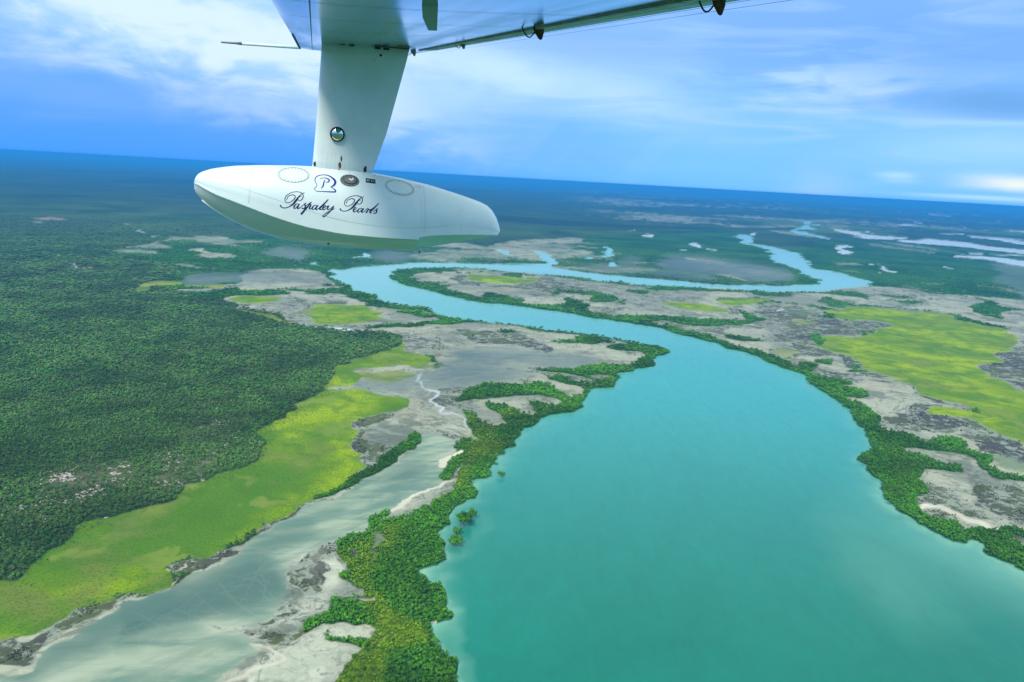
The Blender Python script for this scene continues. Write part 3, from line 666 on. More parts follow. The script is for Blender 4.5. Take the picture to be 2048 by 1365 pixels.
for _ in range(46):
    cx, cy = rr.uniform(480, 1120), rr.uniform(600, 880)
    cy = 880 - (cx - 480) * 0.36 + rr.uniform(-70, 60)
    an = rr.choice([rr.gauss(-1.2, .35), rr.gauss(0.75, .35), rr.gauss(-0.3, .2)]); L = rr.uniform(40, 150); bend = rr.uniform(-25, 25)
    P = Z6([(cx - L * math.cos(an), cy - L * .6 * math.sin(an), 1.6), (cx + bend * .4, cy + bend, 3.0), (cx + L * math.cos(an), cy + L * .6 * math.sin(an), 1.6)])
    stk = np.maximum(stk, stroke(P) * rr.uniform(.25, .8))
MOD['streak'] = stk * LC['lagoon']
for P, a in ((Z6([(900, 650, 3), (960, 720, 3), (1050, 785, 4)]), .9), (Z6([(1000, 845, 2), (880, 830, 3), (1100, 820, 3)]), .4)): MOD['streak'] = np.maximum(MOD['streak'], stroke(P) * a)
# pale tall mangrove vs low yellow-green mangrove
low_m = blur(np.maximum.reduce([raster(Z8([(330, 650), (480, 600), (560, 560), (700, 500), (620, 640), (540, 720), (470, 790), (470, 880), (560, 930), (560, 1000), (430, 990), (380, 860), (350, 760)])),
                                raster(Z8([(480, 990), (600, 1000), (760, 1080), (800, 1150), (700, 1180), (600, 1200), (560, 1365), (560, 1700), (100, 1700), (300, 1300), (430, 1180), (480, 1080)])),
                                raster(Z8([(800, 390), (960, 240), (1040, 140), (1100, 90), (1180, 100), (1060, 180), (1000, 290), (880, 380)])),
                                raster(Z4([(830, 1040), (1000, 1030), (1300, 960), (1500, 870), (1700, 800), (1500, 900), (1200, 1040), (1000, 1130), (1100, 1200), (900, 1300), (850, 1150)])) * .8,
                                raster(Z7([(620, 170), (780, 250), (860, 330), (820, 480), (700, 470), (680, 360), (640, 260)])) * .35]), 3)
MOD['lowm'] = low_m
MOD['yel'] = np.clip(blur(stroke(Z6([(-200, 900, 60), (0, 850, 70), (150, 790, 90), (300, 720, 80), (450, 660, 90), (600, 620, 90), (700, 560, 30), (850, 535, 24), (1000, 455, 40), (1100, 370, 80), (1250, 280, 70),
                                         (1400, 190, 80), (1450, 100, 90), (1420, 0, 130), (1480, -80, 140), (1300, -100, 200), (1200, 0, 120)])), 6)
                     + blur(stroke(Z6([(300, 520, 60), (420, 470, 50)])), 8) * .4 + np.where((_px > 1200) | (_py < 745), .75, 0), 0, 1).astype(np.float32)

# ------------------------------------------------------------------ noise on the ground plane
def warp(x, y):
    d = np.hypot(x, y) + 300.0
    ox = np.zeros_like(x); oy = np.zeros_like(x)
    for k_ in range(9):
        lam = 5.0 * 2 ** k_
        w = np.clip(1.5 - np.abs(np.log2(lam / (d * 0.013))) * 0.55, 0, 1) * 0.27 * lam
        if w.max() <= 0: continue
        ox += w * vnoise(x / lam, y / lam, 11 + k_); oy += w * vnoise(x / lam, y / lam, 57 + k_)
    return x + ox, y + oy


def sample(maps, x, y, do_warp=True):
    if do_warp: x, y = warp(x, y)
    px, py, cz = project(x, y)
    u = np.clip((px - X0) / 2 - .5, 0, CW - 1.001); v = np.clip((py - Y0) / 2 - .5, 0, CH - 1.001)
    bad = cz < 5
    i = u.astype(int); j = v.astype(int); fu = (u - i).astype(np.float32); fv = (v - j).astype(np.float32)
    res = []
    for a in maps:
        r = (a[j, i] * (1 - fu) + a[j, i + 1] * fu) * (1 - fv) + (a[j + 1, i] * (1 - fu) + a[j + 1, i + 1] * fu) * fv
        res.append(np.where(bad, 0, r))
    return res


def hills(x, y, wet=None):
    d = np.hypot(x, y)
    a = np.clip((d - 5000) / 12000, 0, 1)
    h = 34 * a * (1 + vnoise(x / 5200, y / 3800, 3) + .5 * vnoise(x / 1900, y / 1700, 4))
    return h


# ------------------------------------------------------------------ ground sheet, split by what covers it
def build_ground():
    azd_ = np.concatenate([np.linspace(-180, -44, 40)[:-1], np.linspace(-44, 44, 1220), np.linspace(44, 180, 40)[1:]])
    dep = np.concatenate([np.linspace(0.30, 2.0, 42)[:-1], np.linspace(2.0, 42, 560)[:-1], np.linspace(42, 89.5, 30)])
    A, D = np.meshgrid(np.radians(azd_), np.radians(dep))
    R = ALT / np.tan(D)
    x = R * np.sin(A); y = R * np.cos(A)
    nr, nc = x.shape
    xf, yf = x.ravel(), y.ravel()
    vals = sample([LC[k_] for k_ in KEYS] + [MOD[k_] for k_ in ('shallow', 'lagdark', 'silt', 'rock', 'streak', 'lowm', 'yel')], xf, yf)
    L = {k_: v for k_, v in zip(KEYS, vals)}; Mo = {k_: v for k_, v in zip(('shallow', 'lagdark', 'silt', 'rock', 'streak', 'lowm', 'yel'), vals[len(KEYS):])}
    Mo['streak'] = sample([MOD['streak']], xf, yf, False)[0]
    s = sum(L.values()); L['wood'] = L['wood'] + np.clip(1 - s, 0, 1)
    flat = L['water'] + L['pond'] + L['mud'] + L['wet'] + L['lagoon']
    z = hills(xf, yf) * (1 - np.clip(flat, 0, 1)) + 0.4 * vnoise(xf / 30, yf / 30, 9) * (1 - np.clip(flat * 2, 0, 1)) - 0.8 * np.clip(L['water'] * 1.5, 0, 1) + 0.3 * np.clip(L['sand'], 0, 1)
    V = np.stack([xf, yf, z], 1)
    idx = np.arange(nr * nc).reshape(nr, nc)
    F = np.stack([idx[:-1, :-1], idx[:-1, 1:], idx[1:, 1:], idx[1:, :-1]], -1).reshape(-1, 4)[:, ::-1]
    A1 = np.stack([L['water'], L['pond'], L['lagoon'], L['meadow']], 1); A2 = np.stack([L['mud'], L['wet'], L['scrub'], L['sand']], 1)
    A3 = np.stack([L['wood'], L['mang'], L['olive'], L['red']], 1); A4 = np.stack([Mo['shallow'], Mo['lagdark'], Mo['silt'], Mo['streak']], 1)
    A5 = np.stack([Mo['rock'], Mo['lowm'], Mo['yel'], L['wood'] * 0 + 1], 1)
    cls = np.stack([L['water'], L['pond'], L['lagoon'], L['meadow'] + L['olive'], L['mud'] + L['wet'] + L['scrub'], L['sand'], L['wood'] + L['red'], L['mang']], 1)
    fc = cls[F].mean(axis=1).argmax(axis=1)
    # inside the river keep creeks with the river
    far = np.hypot(xf, yf)[F].mean(axis=1) > 5200
    spec = [('river', fc == 0, 'structure', None), ('pond', fc == 1, 'structure', None), ('lagoon', fc == 2, 'structure', None),
            ('grass_meadow', fc == 3, 'stuff', 'yellow-green grass meadow spreading between forest, mud flats and lagoon'), ('mud_flat', fc == 4, 'structure', None), ('sandbank', fc == 5, 'structure', None),
            ('ground', (fc == 6) & ~far, 'structure', None), ('far_woodland', (fc == 6) & far, 'stuff', 'dark blue-green woodland stretching to the hazy horizon'),
            ('mangrove_floor', fc == 7, 'structure', None)]
    for name, sel, kind, lab in spec:
        f = F[sel]
        used, inv = np.unique(f, return_inverse=True)
        me = mesh_np(name, V[used], inv.reshape(-1, 4), smooth=True)
        for nm, a in (('cov1', A1), ('cov2', A2), ('cov3', A3), ('mod1', A4), ('mod2', A5)):
            at = me.attributes.new(nm, 'FLOAT_COLOR', 'POINT'); at.data.foreach_set('color', a[used].astype(np.float32).ravel())
        o = link(name, me, mats=[GROUND])
        tag(o, label=lab, kind=kind)
        if kind == 'stuff': o['category'] = 'grass' if name == 'grass_meadow' else 'forest'


def ground_material():
    m_ = bpy.data.materials.new("land_cover"); m_.use_nodes = True
    N = NT(m_.node_tree); b = m_.node_tree.nodes['Principled BSDF']
    pos = N.n.new('ShaderNodeNewGeometry').outputs['Position']
    def chan(nm):
        a = N.attr(nm); s = N.n.new('ShaderNodeSeparateColor'); N.l.new(a.outputs['Color'], s.inputs[0])
        return s.outputs[0], s.outputs[1], s.outputs[2], a.outputs['Alpha']
    water, pond, lagoon, meadow = chan('cov1'); mud, wet, scrub, sand = chan('cov2'); wood, mang, olive, red = chan('cov3')
    shal, lagd, silt, streak = chan('mod1'); rock, lowm, yel, _ = chan('mod2')
    p = N.scale(pos, 0.001)                                  # kilometres
    f_all = N.noise(p, 2.2, 13, 0.66)                        # detail from 500 m down to decimetres
    f_all2 = N.noise(N.vm('ADD', p, (3.1, 8.2, 0)), 9.0, 11, 0.68)
    f_low = N.noise(N.vm('ADD', p, (13.1, 2.2, 0)), 1.1, 5, 0.5)
    patch = N.rng(N.noise(N.vm('ADD', p, (23.1, 5.2, 0)), 5.0, 8, 0.62, 0.6), 0.36, 0.64)
    crown = N.voro(pos, 0.16)                                # crowns ~6 m
    crown_b = N.voro(N.scale(pos, 0.3), 0.16)
    # streaks running along the lagoon
    def gp(px, py):
        d = ray(px, py); t = ALT / -d[2]; return np.array([t * d[0], t * d[1]])
    ax = gp(830, 920) - gp(330, 1200); ax /= np.linalg.norm(ax)
    def axis(a, su, sv_):
        c_, s_ = math.cos(a), math.sin(a); ux, uy = ax[0] * c_ - ax[1] * s_, ax[0] * s_ + ax[1] * c_
        return N.comb(N.m('MULTIPLY', N.vm('DOT_PRODUCT', p, (ux, uy, 0)), su), N.m('MULTIPLY', N.vm('DOT_PRODUCT', p, (-uy, ux, 0)), sv_), 0.0)
    st = N.m('ADD', N.m('MULTIPLY', N.noise(axis(-0.35, 6, 30), 1.0, 9, 0.62, 0.8), 0.55), N.m('MULTIPLY', N.noise(axis(-1.0, 9, 50), 1.0, 8, 0.6, 1.0), 0.45))
    # albedos
    wood_c = N.mix(N.rng(f_all, 0.34, 0.66), (0.040, 0.105, 0.025), (0.105, 0.185, 0.045))
    wood_c = N.mix(N.rng(f_low, 0.45, 0.7), wood_c, N.mix(f_all2, (0.03, 0.085, 0.03), (0.09, 0.14, 0.05)))
    far1 = N.noise(N.vm('ADD', p, (5.1, 1.2, 0)), 0.45, 9, 0.62, 0.8)
    wood_c = N.mix(N.m('MULTIPLY', N.rng(far1, 0.52, 0.68), 0.45), wood_c, (0.075, 0.120, 0.050))
    wood_c = N.mix(N.m('MULTIPLY', N.rng(far1, 0.47, 0.36), 0.7), wood_c, (0.012, 0.045, 0.016))
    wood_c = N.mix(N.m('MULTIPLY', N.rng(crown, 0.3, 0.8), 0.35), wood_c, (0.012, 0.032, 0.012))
    earth = N.mix(N.rng(f_all2, 0.4, 0.62), (0.07, 0.10, 0.035), (0.20, 0.16, 0.11))
    wood_c = N.mix(N.m('MULTIPLY', rock, 0.95), wood_c, earth)
    farw = N.rng(N.vm('LENGTH', pos), 3000, 9000)  # far canopy colours darkened below: painted shade for missing gaps between crowns
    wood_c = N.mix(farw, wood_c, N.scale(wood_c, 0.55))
    rocks = N.m('MULTIPLY', N.rng(N.noise(pos, 0.055, 8, 0.72), 0.565, 0.64), rock)
    wood_c = N.mix(rocks, wood_c, N.mix(f_all2, (0.30, 0.24, 0.22), (0.75, 0.62, 0.60)))
    mang_c = N.mix(N.rng(f_all, 0.36, 0.64), (0.018, 0.095, 0.016), (0.055, 0.20, 0.026))
    mang_c = N.mix(lowm, mang_c, N.mix(N.rng(f_all2, 0.35, 0.65), (0.06, 0.14, 0.010), (0.17, 0.27, 0.012)))
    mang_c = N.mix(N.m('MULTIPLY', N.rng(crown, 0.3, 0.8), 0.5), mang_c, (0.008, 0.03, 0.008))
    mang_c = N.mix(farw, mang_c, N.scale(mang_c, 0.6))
    g1 = N.mix(N.m('MULTIPLY', N.m('ADD', yel, N.m('MULTIPLY', patch, 0.35)), N.rng(patch, 0, 1, 0.55, 1.0), clamp=True), (0.090, 0.205, 0.012), (0.37, 0.47, 0.006))
    g2 = N.mix(N.m('MULTIPLY', N.rng(f_all2, 0.42, 0.60), 0.8), g1, (0.10, 0.22, 0.018))
    g2 = N.mix(N.m('MULTIPLY', N.rng(N.noise(N.vm('ADD', p, (3.3, 15.2, 0)), 7.0, 7, 0.6, 0.5), 0.56, 0.68), 0.7), g2, (0.20, 0.21, 0.05))
    g2 = N.mix(N.m('MULTIPLY', N.rng(N.noise(N.vm('ADD', p, (9.3, 1.2, 0)), 22.0, 7, 0.65, 0.5), 0.50, 0.62), 0.55), g2, (0.075, 0.185, 0.016))
    g3 = N.mix(N.m('MULTIPLY', N.rng(N.noise(pos, 0.36, 6, 0.72), 0.47, 0.62), 0.75), g2, (0.06, 0.15, 0.012))
    olive_c = N.mix(N.rng(f_all2, 0.4, 0.6), (0.10, 0.17, 0.03), (0.26, 0.30, 0.05))
    # tidal mud: pale silt with darker damp swathes
    damp = N.rng(N.noise(N.vm('ADD', p, (1.7, 3.3, 0)), 3.6, 10, 0.6, 1.0), 0.42, 0.62)
    mud_c = N.mix(N.m('MULTIPLY', damp, 0.75), (0.43, 0.43, 0.31), (0.19, 0.215, 0.175))
    mud_c = N.mix(N.m('MULTIPLY', silt, 0.85), mud_c, (0.60, 0.59, 0.45))
    speck = N.m('MULTIPLY', N.rng(f_all2, 0.54, 0.60), 0.7)
    mud_c = N.mix(speck, mud_c, (0.13, 0.15, 0.115))
    grit = N.noise(pos, 0.11, 7, 0.72, 0.4)
    mud_c = N.scale(mud_c, N.rng(grit, 0.3, 0.7, 0.72, 1.22, smooth=False))
    tufts = N.m('MULTIPLY', N.rng(N.m('ADD', N.m('MULTIPLY', grit, 0.6), N.m('MULTIPLY', N.noise(pos, 0.012, 4, 0.6), 0.4)), 0.535, 0.58), 0.6)
    dr1 = N.m('ABSOLUTE', N.m('SUBTRACT', N.noise(pos, 0.0065, 6, 0.6, 1.2), 0.5))
    dr2 = N.m('ABSOLUTE', N.m('SUBTRACT', N.noise(pos, 0.02, 5, 0.62, 1.0), 0.5))
    mud_c = N.mix(N.m('MULTIPLY', N.rng(dr1, 0.012, 0.003), 0.65), mud_c, (0.12, 0.135, 0.10))
    mud_c = N.mix(N.m('MULTIPLY', N.rng(dr2, 0.012, 0.003), 0.35), mud_c, (0.14, 0.15, 0.11))
    mud_c = N.mix(N.m('MULTIPLY', N.rng(N.noise(pos, 0.009, 7, 0.65, 0.8), 0.53, 0.66), 0.5), mud_c, (0.36, 0.31, 0.21))
    mud_c = N.mix(tufts, mud_c, (0.085, 0.105, 0.06))
    wet_c = N.mix(N.rng(N.m('ADD', N.m('MULTIPLY', f_all, .5), N.m('MULTIPLY', st, .5)), 0.42, 0.58), (0.11, 0.165, 0.16), (0.20, 0.24, 0.205))
    net = N.m('ADD', N.m('MULTIPLY', N.noise(pos, 0.022, 8, 0.75, 0.6), 0.45), N.m('MULTIPLY', N.noise(pos, 0.085, 7, 0.75, 0.6), 0.55))
    thr_ = N.rng(scrub, 0.0, 1.0, 0.60, 0.47, smooth=False)
    net = N.rng(N.m('SUBTRACT', net, thr_), -0.015, 0.03)
    scrub_c = N.mix(net, N.mix(f_all2, (0.24, 0.265, 0.21), (0.36, 0.38, 0.29)), N.mix(N.rng(f_all2, .4, .6), (0.080, 0.078, 0.070), (0.11, 0.135, 0.060)))
    # lagoon water over silt
    lag_c = N.mix(N.rng(st, 0.42, 0.60), (0.16, 0.255, 0.18), (0.36, 0.42, 0.28))
    lag_c = N.mix(N.m('MULTIPLY', silt, 0.8), lag_c, N.mix(N.rng(st, .42, .6), (0.42, 0.43, 0.29), (0.58, 0.57, 0.41)))
    ldk = N.m('MULTIPLY', lagd, N.rng(st, 0.40, 0.60, 0.45, 1.0))
    lag_c = N.mix(ldk, lag_c, N.mix(N.rng(st, 0.42, 0.62), (0.028, 0.085, 0.078), (0.075, 0.155, 0.125)))
    lag_c = N.mix(N.m('MULTIPLY', streak, 0.26), lag_c, (0.40, 0.46, 0.36))
    sand_c = N.mix(N.rng(f_all2, 0.35, 0.65), (0.76, 0.70, 0.54), (0.54, 0.48, 0.36))
    red_c = N.mix(f_all2, (0.45, 0.22, 0.17), (0.50, 0.36, 0.30))
    wn = N.noise(N.vm('MULTIPLY', p, (1.0, 0.7, 1)), 3.0, 7, 0.6, 1.0)
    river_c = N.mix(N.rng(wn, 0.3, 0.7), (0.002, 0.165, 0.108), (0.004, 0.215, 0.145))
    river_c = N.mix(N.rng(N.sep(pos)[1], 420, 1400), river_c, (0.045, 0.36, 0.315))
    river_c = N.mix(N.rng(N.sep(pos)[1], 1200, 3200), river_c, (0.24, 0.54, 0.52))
    river_c = N.scale(river_c, N.rng(N.noise(N.vm('MULTIPLY', pos, (0.06, 0.02, 1.0)), 1.0, 7, 0.7, 1.5), 0.3, 0.7, 0.93, 1.07, smooth=False))
    river_c = N.mix(N.m('MULTIPLY', N.rng(shal, 0.03, 0.9, smooth=False), N.rng(wn, 0.2, 0.6, 0.7, 1.0)), river_c, (0.26, 0.52, 0.36))
    pond_c = N.mix(f_all, (0.55, 0.62, 0.62), (0.75, 0.80, 0.80))
    acc = None
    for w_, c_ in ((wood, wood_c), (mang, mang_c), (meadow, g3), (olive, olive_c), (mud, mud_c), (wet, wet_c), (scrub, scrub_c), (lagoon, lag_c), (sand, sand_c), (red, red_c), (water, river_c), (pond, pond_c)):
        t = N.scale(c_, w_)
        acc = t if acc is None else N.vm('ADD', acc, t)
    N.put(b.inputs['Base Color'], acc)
    wet_all = N.m('ADD', N.m('ADD', water, pond), N.m('MULTIPLY', lagoon, 0.9), clamp=True)
    N.put(b.inputs['Roughness'], N.m('ADD', N.rng(wet_all, 0, 1, 0.9, 0.22, smooth=False), N.m('MULTIPLY', lagoon, 0.25)))
    N.put(b.inputs['Specular IOR Level'], N.m('SUBTRACT', N.rng(wet_all, 0, 1, 0.12, 0.5, smooth=False), N.m('MULTIPLY', lagoon, 0.25)))
    b.inputs['IOR'].default_value = 1.33
    hgt = N.m('ADD', N.m('MULTIPLY', N.m('ADD', wood, mang), N.m('ADD', N.m('MULTIPLY', crown, -3.0), N.m('MULTIPLY', f_all, 10.0))),
              N.m('ADD', N.m('MULTIPLY', water, N.m('MULTIPLY', N.noise(pos, 0.35, 3, 0.5), 0.12)), N.m('MULTIPLY', N.m('ADD', meadow, scrub), N.m('MULTIPLY', N.noise(pos, 0.3, 6, 0.7), 1.6))))
    bn = N.n.new('ShaderNodeBump'); bn.inputs['Strength'].default_value = 0.8; bn.inputs['Distance'].default_value = 1.0
    N.put(bn.inputs['Height'], hgt); N.l.new(bn.outputs[0], b.inputs['Normal'])
    return m_


GROUND = ground_material()
build_ground()


# ================================================================== TREES
def leaf_mat(name, c1, c2, c3, c4=(0.15, 0.15, 0.07)):
    m_ = bpy.data.materials.new(name); m_.use_nodes = True
    N = NT(m_.node_tree); b = m_.node_tree.nodes['Principled BSDF']
    oi = N.n.new('ShaderNodeObjectInfo')
    pos = N.n.new('ShaderNodeNewGeometry').outputs['Position']
    big = N.rng(N.noise(N.scale(pos, 0.001), 14.0, 5, 0.6), 0.36, 0.64)
    deep = N.rng(N.noise(N.vm('ADD', N.scale(pos, 0.001), (4.2, 9.1, 0)), 6.0, 7, 0.68), 0.38, 0.60, 0.55, 1.3)
    fine = N.rng(N.noise(pos, 1.1, 3, 0.6), 0.3, 0.7)
    c = N.mix(N.rng(oi.outputs['Random'], 0, 1, smooth=False), c1, c2)
    odd = N.m('FRACT', N.m('MULTIPLY', oi.outputs['Random'], 37.7))
    c = N.mix(N.m('MULTIPLY', N.rng(odd, 0.78, 0.9), 0.8), c, c4)
    c = N.mix(N.m('MULTIPLY', big, 0.6), c, c3)
    c = N.scale(c, deep)
    c = N.scale(c, N.rng(N.m('FRACT', N.m('MULTIPLY', oi.outputs['Random'], 91.3)), 0, 1, 0.62, 1.30, smooth=False))
    c = N.mix(N.m('MULTIPLY', fine, 0.4), c, tuple(x * 0.5 for x in c1))
    N.put(b.inputs['Base Color'], c); b.inputs['Roughness'].default_value = 0.75
    b.inputs['Specular IOR Level'].default_value = 0.2
    return m_


L_WOOD = leaf_mat("woodland_leaf", (0.050, 0.175, 0.028), (0.140, 0.320, 0.045), (0.150, 0.250, 0.060), (0.22, 0.21, 0.09))
L_MANG = leaf_mat("mangrove_leaf", (0.040, 0.190, 0.008), (0.125, 0.380, 0.014), (0.105, 0.320, 0.014), (0.10, 0.22, 0.06))
L_LOW = leaf_mat("low_mangrove_leaf", (0.110, 0.255, 0.006), (0.240, 0.400, 0.010), (0.170, 0.330, 0.008), (0.32, 0.36, 0.06))
L_SHRUB = leaf_mat("salt_shrub_leaf", (0.070, 0.085, 0.055), (0.130, 0.150, 0.080), (0.100, 0.100, 0.090))
BARK = pmat("pale_bark", (0.30, 0.27, 0.23), 0.9, vary=0.4, vscale=2)


def tree_parts(seed, tall, wide, nleaf=110, sparse=0.0):
    """returns (crown mesh data, trunk mesh data); unit tree about 1 m wide crown scaled later"""
    r = random.Random(seed)
    bm = bmesh.new()
    # lobes of the crown
    lobes = []
    for i in range(r.randint(5, 8)):
        a = r.uniform(0, 6.283); q = r.uniform(0.0, 0.62) * wide / 2
        c = Vector((q * math.cos(a), q * math.sin(a), tall * r.uniform(0.56, 0.80) - q * 0.25))
        rad = wide * r.uniform(0.17, 0.27)
        lobes.append((c, rad))
    for c, rad in lobes:
        v = bmesh.ops.create_icosphere(bm, subdivisions=1, radius=rad * 0.9)['verts']
        for q in v:
            n = q.co.normalized()
            q.co = c + n * rad * r.uniform(0.72, 1.12) * (0.75 if n.z < -.2 else 1) * Vector((1, 1, 0.8)).length / 1.62
    nl = nleaf
    for i in range(nl):
        c, rad = r.choice(lobes)
        n = Vector((r.gauss(0, 1), r.gauss(0, 1), r.gauss(0.35, 0.8))).normalized()
        p = c + n * rad * r.uniform(0.85, 1.25)
        s = wide * r.uniform(0.035, 0.075)
        t = n.cross(Vector((r.gauss(0, 1), r.gauss(0, 1), r.gauss(0, 1)))).normalized()
        nn = (n + Vector((r.gauss(0, .5), r.gauss(0, .5), r.gauss(0, .5)))).normalized()
        t = (t - nn * t.dot(nn)).normalized(); b_ = nn.cross(t)
        vs = [bm.verts.new(p + t * s * a_ + b_ * s * bb_ + nn * s * cc_) for a_, bb_, cc_ in ((-1, -.6, -.2), (1, -.7, -.1), (.8, .8, .25), (-.7, .9, 0))]
        bm.faces.new(vs)
    crown = bpy.data.meshes.new("crown"); bm.to_mesh(crown); bm.free()
    bm = bmesh.new()
    def limb(p0, p1, ra, rb):
        d = (p1 - p0).normalized(); t = d.orthogonal().normalized(); s_ = d.cross(t)
        A = [bm.verts.new(p0 + (t * math.cos(k_ * 1.2566) + s_ * math.sin(k_ * 1.2566)) * ra) for k_ in range(5)]
        B = [bm.verts.new(p1 + (t * math.cos(k_ * 1.2566) + s_ * math.sin(k_ * 1.2566)) * rb) for k_ in range(5)]
        for k_ in range(5): bm.faces.new([A[k_], A[(k_ + 1) % 5], B[(k_ + 1) % 5], B[k_]])
    mid = Vector((r.uniform(-.05, .05) * tall, r.uniform(-.05, .05) * tall, tall * .42))
    limb(Vector((0, 0, -.3)), mid, wide * .035, wide * .022)
    for c, rad in lobes[:4]: limb(mid, c, wide * .02, wide * .008)
    trunk = bpy.data.meshes.new("trunk"); bm.to_mesh(trunk); bm.free()
    return crown, trunk


def join_tree(name, seed, tall, wide, leaf, nleaf=110):
    crown, trunk = tree_parts(seed, tall, wide, nleaf)
    bm = bmesh.new(); bm.from_mesh(crown)
    for f in bm.faces: f.material_index = 0
    k_ = len(bm.faces); bm.from_mesh(trunk); bm.faces.ensure_lookup_table()
    for f in bm.faces[k_:]: f.material_index = 1
    me = bpy.data.meshes.new(name); bm.to_mesh(me); bm.free()
    me.materials.append(leaf); me.materials.append(BARK)
    bpy.data.meshes.remove(crown); bpy.data.meshes.remove(trunk)
    return me


V_WOOD = [join_tree("woodland_tree", 10 + i, 1.35 + .15 * (i % 3), 1.0, L_WOOD) for i in range(6)]
V_MANG = [join_tree("mangrove_tree", 30 + i, 1.05 + .12 * (i % 3), 1.0, L_MANG) for i in range(6)]
V_LOW = [join_tree("low_mangrove", 50 + i, 0.75 + .1 * (i % 3), 1.0, L_LOW, 80) for i in range(5)]
V_SHR = [join_tree("salt_shrub", 70 + i, 0.6 + .1 * (i % 3), 1.0, L_SHRUB, 60) for i in range(4)]


def candidates(cell, y_top=430):
    """points evenly spread over the view, back on the ground plane"""
    gx = np.arange(-140, 2190, cell); gy = np.arange(y_top, 1500, cell)
    px, py = np.meshgrid(gx, gy); px = px.ravel() + RNG.uniform(0, cell, px.size); py = py.ravel() + RNG.uniform(0, cell, py.size)
    dx = (px - 1024) / FOC; dy = -(py - 682.5) / FOC
    D = dx[:, None] * CR + dy[:, None] * CU + fw
    t = ALT / np.maximum(-D[:, 2], 1e-4)
    x = t * D[:, 0]; y = t * D[:, 1]
    dist = np.hypot(x, y)
    area = (cell / FOC) ** 2 * t ** 3 / ALT          # ground area of a cell
    ok = (D[:, 2] < -0.02)
    return x[ok], y[ok], dist[ok], area[ok]


def plant(key, cell, per_area, wid, thr, maxdist, y_top=430, extra=None, seed=0):
    x, y, dist, area = candidates(cell, y_top)
    maps = [LC[key]] + (extra or [])
    s = sample(maps, x, y)
    prob = np.minimum(1.0, area / per_area)
    grow = np.sqrt(np.maximum(1.0, area / per_area))
    keep = (s[0] > thr) & (RNG.uniform(0, 1, x.size) < prob) & (dist < maxdist * RNG.uniform(0.35, 1.0, x.size)) & (grow < 10 * RNG.uniform(0.3, 1.0, x.size))
    res = [a[keep] for a in (x, y, dist, grow)] + [a[keep] for a in s]
    sc = (0.5 + RNG.uniform(0, 1, keep.sum()) ** 1.5 * 0.95) * wid
    return res, sc


(wx_, wy_, wd_, wg_, ws_, wr_), wsc = plant('wood', 2.0, 4.6, 2.8, 0.5, 11000, 380, [MOD['rock']])
thin = vnoise(wx_ / 24, wy_ / 24, 91) + .6 * vnoise(wx_ / 9, wy_ / 9, 92)
kk = RNG.uniform(0, 1, wx_.size) > np.clip(wr_ * np.clip(1.05 + thin * .9, 0.25, 1.6), 0, .97)
wx_, wy_, wd_, wg_, wsc = wx_[kk], wy_[kk], wd_[kk], np.minimum(wg_[kk], 4.2), wsc[kk]
(mx_, my_, md_, mg_, ms_, ml_), msc = plant('mang', 1.7, 3.0, 2.5, 0.6, 8000, 400, [MOD['lowm']])
kk = vnoise(mx_ / 9, my_ / 9, 131) + .5 * vnoise(mx_ / 4, my_ / 4, 132) > -0.85
mx_, my_, md_, mg_, ml_, msc = mx_[kk], my_[kk], md_[kk], mg_[kk], ml_[kk], msc[kk]
mg_ = np.minimum(mg_, 3.0)
(sx_, sy_, sd_, sg_, ss_), ssc = plant('scrub', 3.0, 6.0, 1.7, 0.55, 1700, 560)
kk = vnoise(sx_ / 14, sy_ / 14, 77) > 0.1
sx_, sy_, sd_, sg_, ssc = sx_[kk], sy_[kk], sd_[kk], sg_[kk], ssc[kk]


def inframe(x, y):
    px, py, cz = project(x, y, 3.0)
    return (px > 4) & (px < 2044) & (py < 1361) & (cz > 0)


